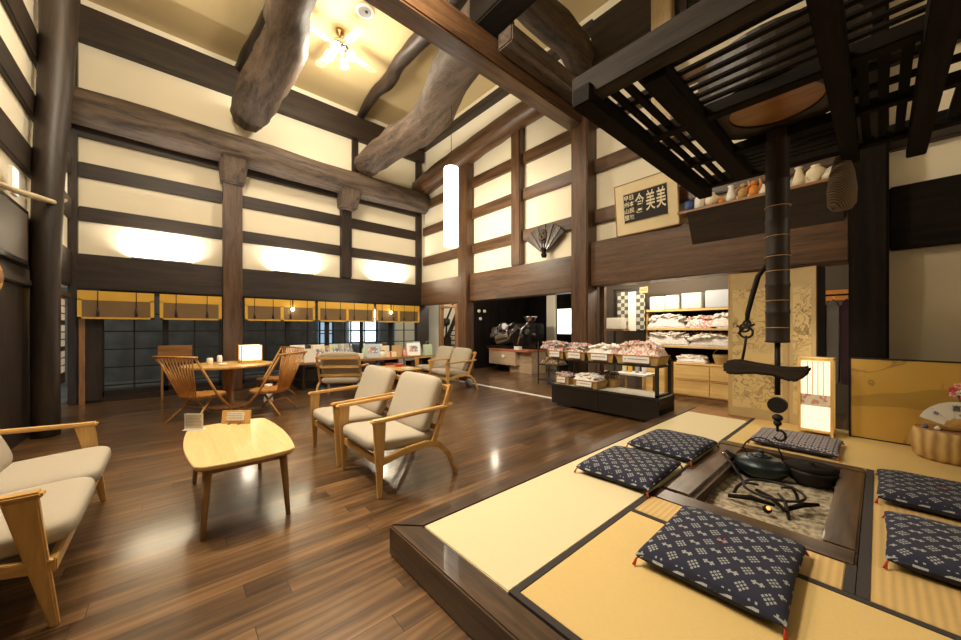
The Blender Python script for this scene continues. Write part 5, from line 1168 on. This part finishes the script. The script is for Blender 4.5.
MB().lathe([(.05, .55), (.16, .72), (.17, .74), (.03, .60)], 18, c=(.35, .15, 0)).build('funnel', 'chrome', mc, smooth=True); MB().box(-.75, .0, -.2, .05, 0, .06).build('base', 'iron', mc)
o = MB().box(-.09, .09, -.07, .07, 0, .09).build('paper_box', 'white'); o.location = (-6.82, 7.44, .681); tag(o, 'small white box on the red counter top', 'box')
ps = thing('poster', 'white poster with dark lettering deep in the back room', 'poster', (-6.2, 8.95, 1.12)); MB().box(-.36, .36, 0, .02, 0, .76).build('sheet', 'lightbox', ps); m = MB(); lines(m, -.08, .10, .38, .6, 4, -.003, 0, 2); m.box(-.1, -.08, -.003, 0, .35, .62); m.build('lettering', 'ink', ps); MB().box(-.38, .38, 0, .018, -.02, 0).box(-.38, .38, 0, .018, .76, .78).box(-.38, -.36, 0, .018, -.02, .78).box(.36, .38, 0, .018, -.02, .78).build('frame', 'black', ps)
for i, (x, z) in enumerate(((-8.35, 1.85), (-8.15, 1.85), (-8.3, 1.60))):
    s_ = MB().sphere((0, 0, 0), .055, 12, 8).build('wall_bell', 'cream', smooth=True); s_.location = (-8.52, 7.45 + (x + 8.35) * 1.2, z); tag(s_, ('left upper', 'right upper', 'lower')[i] + ' small pale bell on the dark wall left of the machine', 'bell')
tr2 = thing('goods_trolley', 'dark wire trolley of goods between counter and baskets', 'trolley', (-4.95, 6.6, 0))
for z in (.1, .45, .8): MB().box(-.28, .28, -.2, .2, z, z + .02).build('tier', 'black', tr2)
for x in (-.28, .28):
    for y in (-.2, .2): MB().box(x - .01, x + .01, y - .01, y + .01, 0, .98).build('post', 'black', tr2)
o = heap('packet_heap', .5, .36, .15, 'packets_mix', None, .03, n=60, seed=91); o.location = (-4.95, 6.6, .821); tag(o, 'heap of mixed packets on top of the dark trolley', 'packets')
o = heap('packet_heap', .5, .36, .12, 'packets_dark', None, .03, n=60, seed=92); o.location = (-4.95, 6.6, .471); tag(o, 'heap of dark packets in the middle of the trolley', 'packets')
# staircase in the hallway
stc = thing('staircase', 'dark wooden staircase rising in the hallway', 'staircase', (-9.9, 7.3, 0)); stc['kind'] = 'structure'
for i in range(9): MB().box(-.45 + i * .11, .0 + i * .11, -.1, .6, .18 + i * .17, .21 + i * .17).build('tread', BD + 'X', stc)
MB().bar((-.55, -.12, .1), (.55, -.12, 1.75), .04, .16).build('stringer', BD + 'X', stc); MB().bar((-.5, -.14, .85), (.5, -.14, 2.3), .04, .05).build('handrail', BD + 'X', stc)
hl = thing('standing_figurine', 'black lamp-like ornament on a post in the hallway', 'ornament', (-9.62, 6.95, 0)); MB().box(-.14, .14, -.1, .1, 0, 1.0).build('plinth', BD + 'Z', hl); MB().lathe([(.06, 1.0), (.03, 1.1), (.03, 1.35), (.12, 1.42), (.13, 1.6), (.1, 1.62)], 16).build('ornament', 'black', hl, smooth=True)
wb = thing('white_flower_pots', 'stack of small white pots by the staircase', 'pots', (-8.62, 6.75, 0)); MB().box(-.12, .12, -.1, .1, 0, .75).build('stand', BD + 'Z', wb)
for z in (.76, 1.05, 1.35): MB().lathe([(.05, z), (.09, z + .1), (.08, z + .13)], 14).build('pot', 'white', wb, smooth=True)
o = MB().sphere((0, 0, .09), .09, 14, 10).build('round_stool_ball', 'grey', smooth=True); o.name = 'ball'; o.location = (-6.0, 4.95, 0); tag(o, 'grey ball on the floor under the far right armchair', 'ball')
# ------------------------------------------------------------------ light
def plight(name, loc, w, col=(1, .82, .58), r=.15):
    l = bpy.data.lights.new(name, 'POINT'); l.energy = w; l.color = col; l.shadow_soft_size = r
    o = bpy.data.objects.new(name, l); COL.objects.link(o); o.location = loc; return o
def alight(name, loc, tgt, w, sx, sy, col=(1, .82, .58), spread=180):
    l = bpy.data.lights.new(name, 'AREA'); l.energy = w; l.color = col; l.shape = 'RECTANGLE'; l.size = sx; l.size_y = sy; l.spread = math.radians(spread)
    o = bpy.data.objects.new(name, l); COL.objects.link(o); o.location = loc
    o.rotation_euler = (Vector(tgt) - Vector(loc)).to_track_quat('-Z', 'Y').to_euler(); return o
WARM = (1.0, .87, .68)
plight('fan_light', (-6.8, 2.42, 6.1), 170, WARM, .25)
# wall washers standing on the lintel ledge
for i, (y, w) in enumerate(((-.12, 16), (2.15, 16), (4.52, 16))):
    f = thing('uplight', 'slim wall washer on the lintel ledge over the blinds, %s of three' % ('left', 'middle', 'right')[i], 'light', (-8.93, y, 2.575))
    MB().box(-.045, -.005, -.42, .42, -.003, .012).build('housing', 'black', f)
    alight('washer', (-8.945, y, 2.595), (-9.05, y, 2.86), w * 2.2, .8, .05, (1, .93, .80), 140)
# added fill lights out of view, over the seats and the mats
plight('lounge_lamp', (-4.3, .2, 5.9), 360, WARM, .3)
plight('lounge_fill_b', (-2.9, 1.6, 5.0), 190, WARM, .25)
alight('mat_fill', (-2.3, .6, 4.6), (-1.2, 2.2, .2), 28, .3, .3, WARM, 90)
alight('table_fill', (-4.2, -.6, 5.0), (-3.3, .9, .3), 50, .3, .3, WARM, 100)
# shop lights under the low ceiling
for x, y, w in ((-2.5, 6.5, 72), (-3.4, 6.4, 40), (-5.4, 8.2, 25), (-1.2, 6.2, 14), (-6.9, 6.6, 14)):
    plight('shop_light', (x, y, 2.3), w, (1, .86, .66), .08)
plight('hall_light', (-9.5, 7.6, 2.2), 35, (1, .9, .72), .08)
plight('hall_front_fill', (-8.7, 6.1, 2.25), 22, (1, .9, .72), .08)  # added fill that brightens the white hall wall
plight('counter_fill', (-7.5, 3.6, 1.85), 26, (1, .88, .68), .06)  # added fill for the souvenir counter, no fixture of its own
plight('side_fill', (1.9, 3.5, 2.3), 22, WARM, .1)  # added beyond the right edge to brighten the paper fan
plight('machine_fill', (-6.7, 6.3, 2.3), 60, (1, .92, .8), .06)  # added fill aimed at lifting the machine and its counter
plight('lantern_light', (-.44, 5.0, 1.12), 2.5, WARM, .08)
plight('table_lamp_light', (-7.0, .98, 1.15), 6, WARM, .1)
alight('fan_wall_fill', (-5.8, 3.4, 3.3), (-5.6, 5.6, 4.0), 75, .6, .6, (1, .88, .68))  # added area light without a fixture, whitens the fan wall

world = bpy.data.worlds.new('World'); sc.world = world; world.use_nodes = True
world.node_tree.nodes['Background'].inputs['Color'].default_value = (.32, .32, .30, 1); world.node_tree.nodes['Background'].inputs['Strength'].default_value = 1.3

cam = bpy.data.cameras.new('Camera'); co = bpy.data.objects.new('Camera', cam); COL.objects.link(co)
co.location = (0, 0, 1.3); co.rotation_euler = (PI / 2, 0, math.radians(48.6)); cam.sensor_width = 36; cam.lens = 351 / 961 * 36; cam.shift_y = 8 / 961; cam.clip_start = .02; cam.clip_end = 100
sc.camera = co
sc.view_settings.view_transform = 'Standard'; sc.view_settings.look = 'None'; sc.view_settings.exposure = 0.15; sc.view_settings.gamma = 1.0
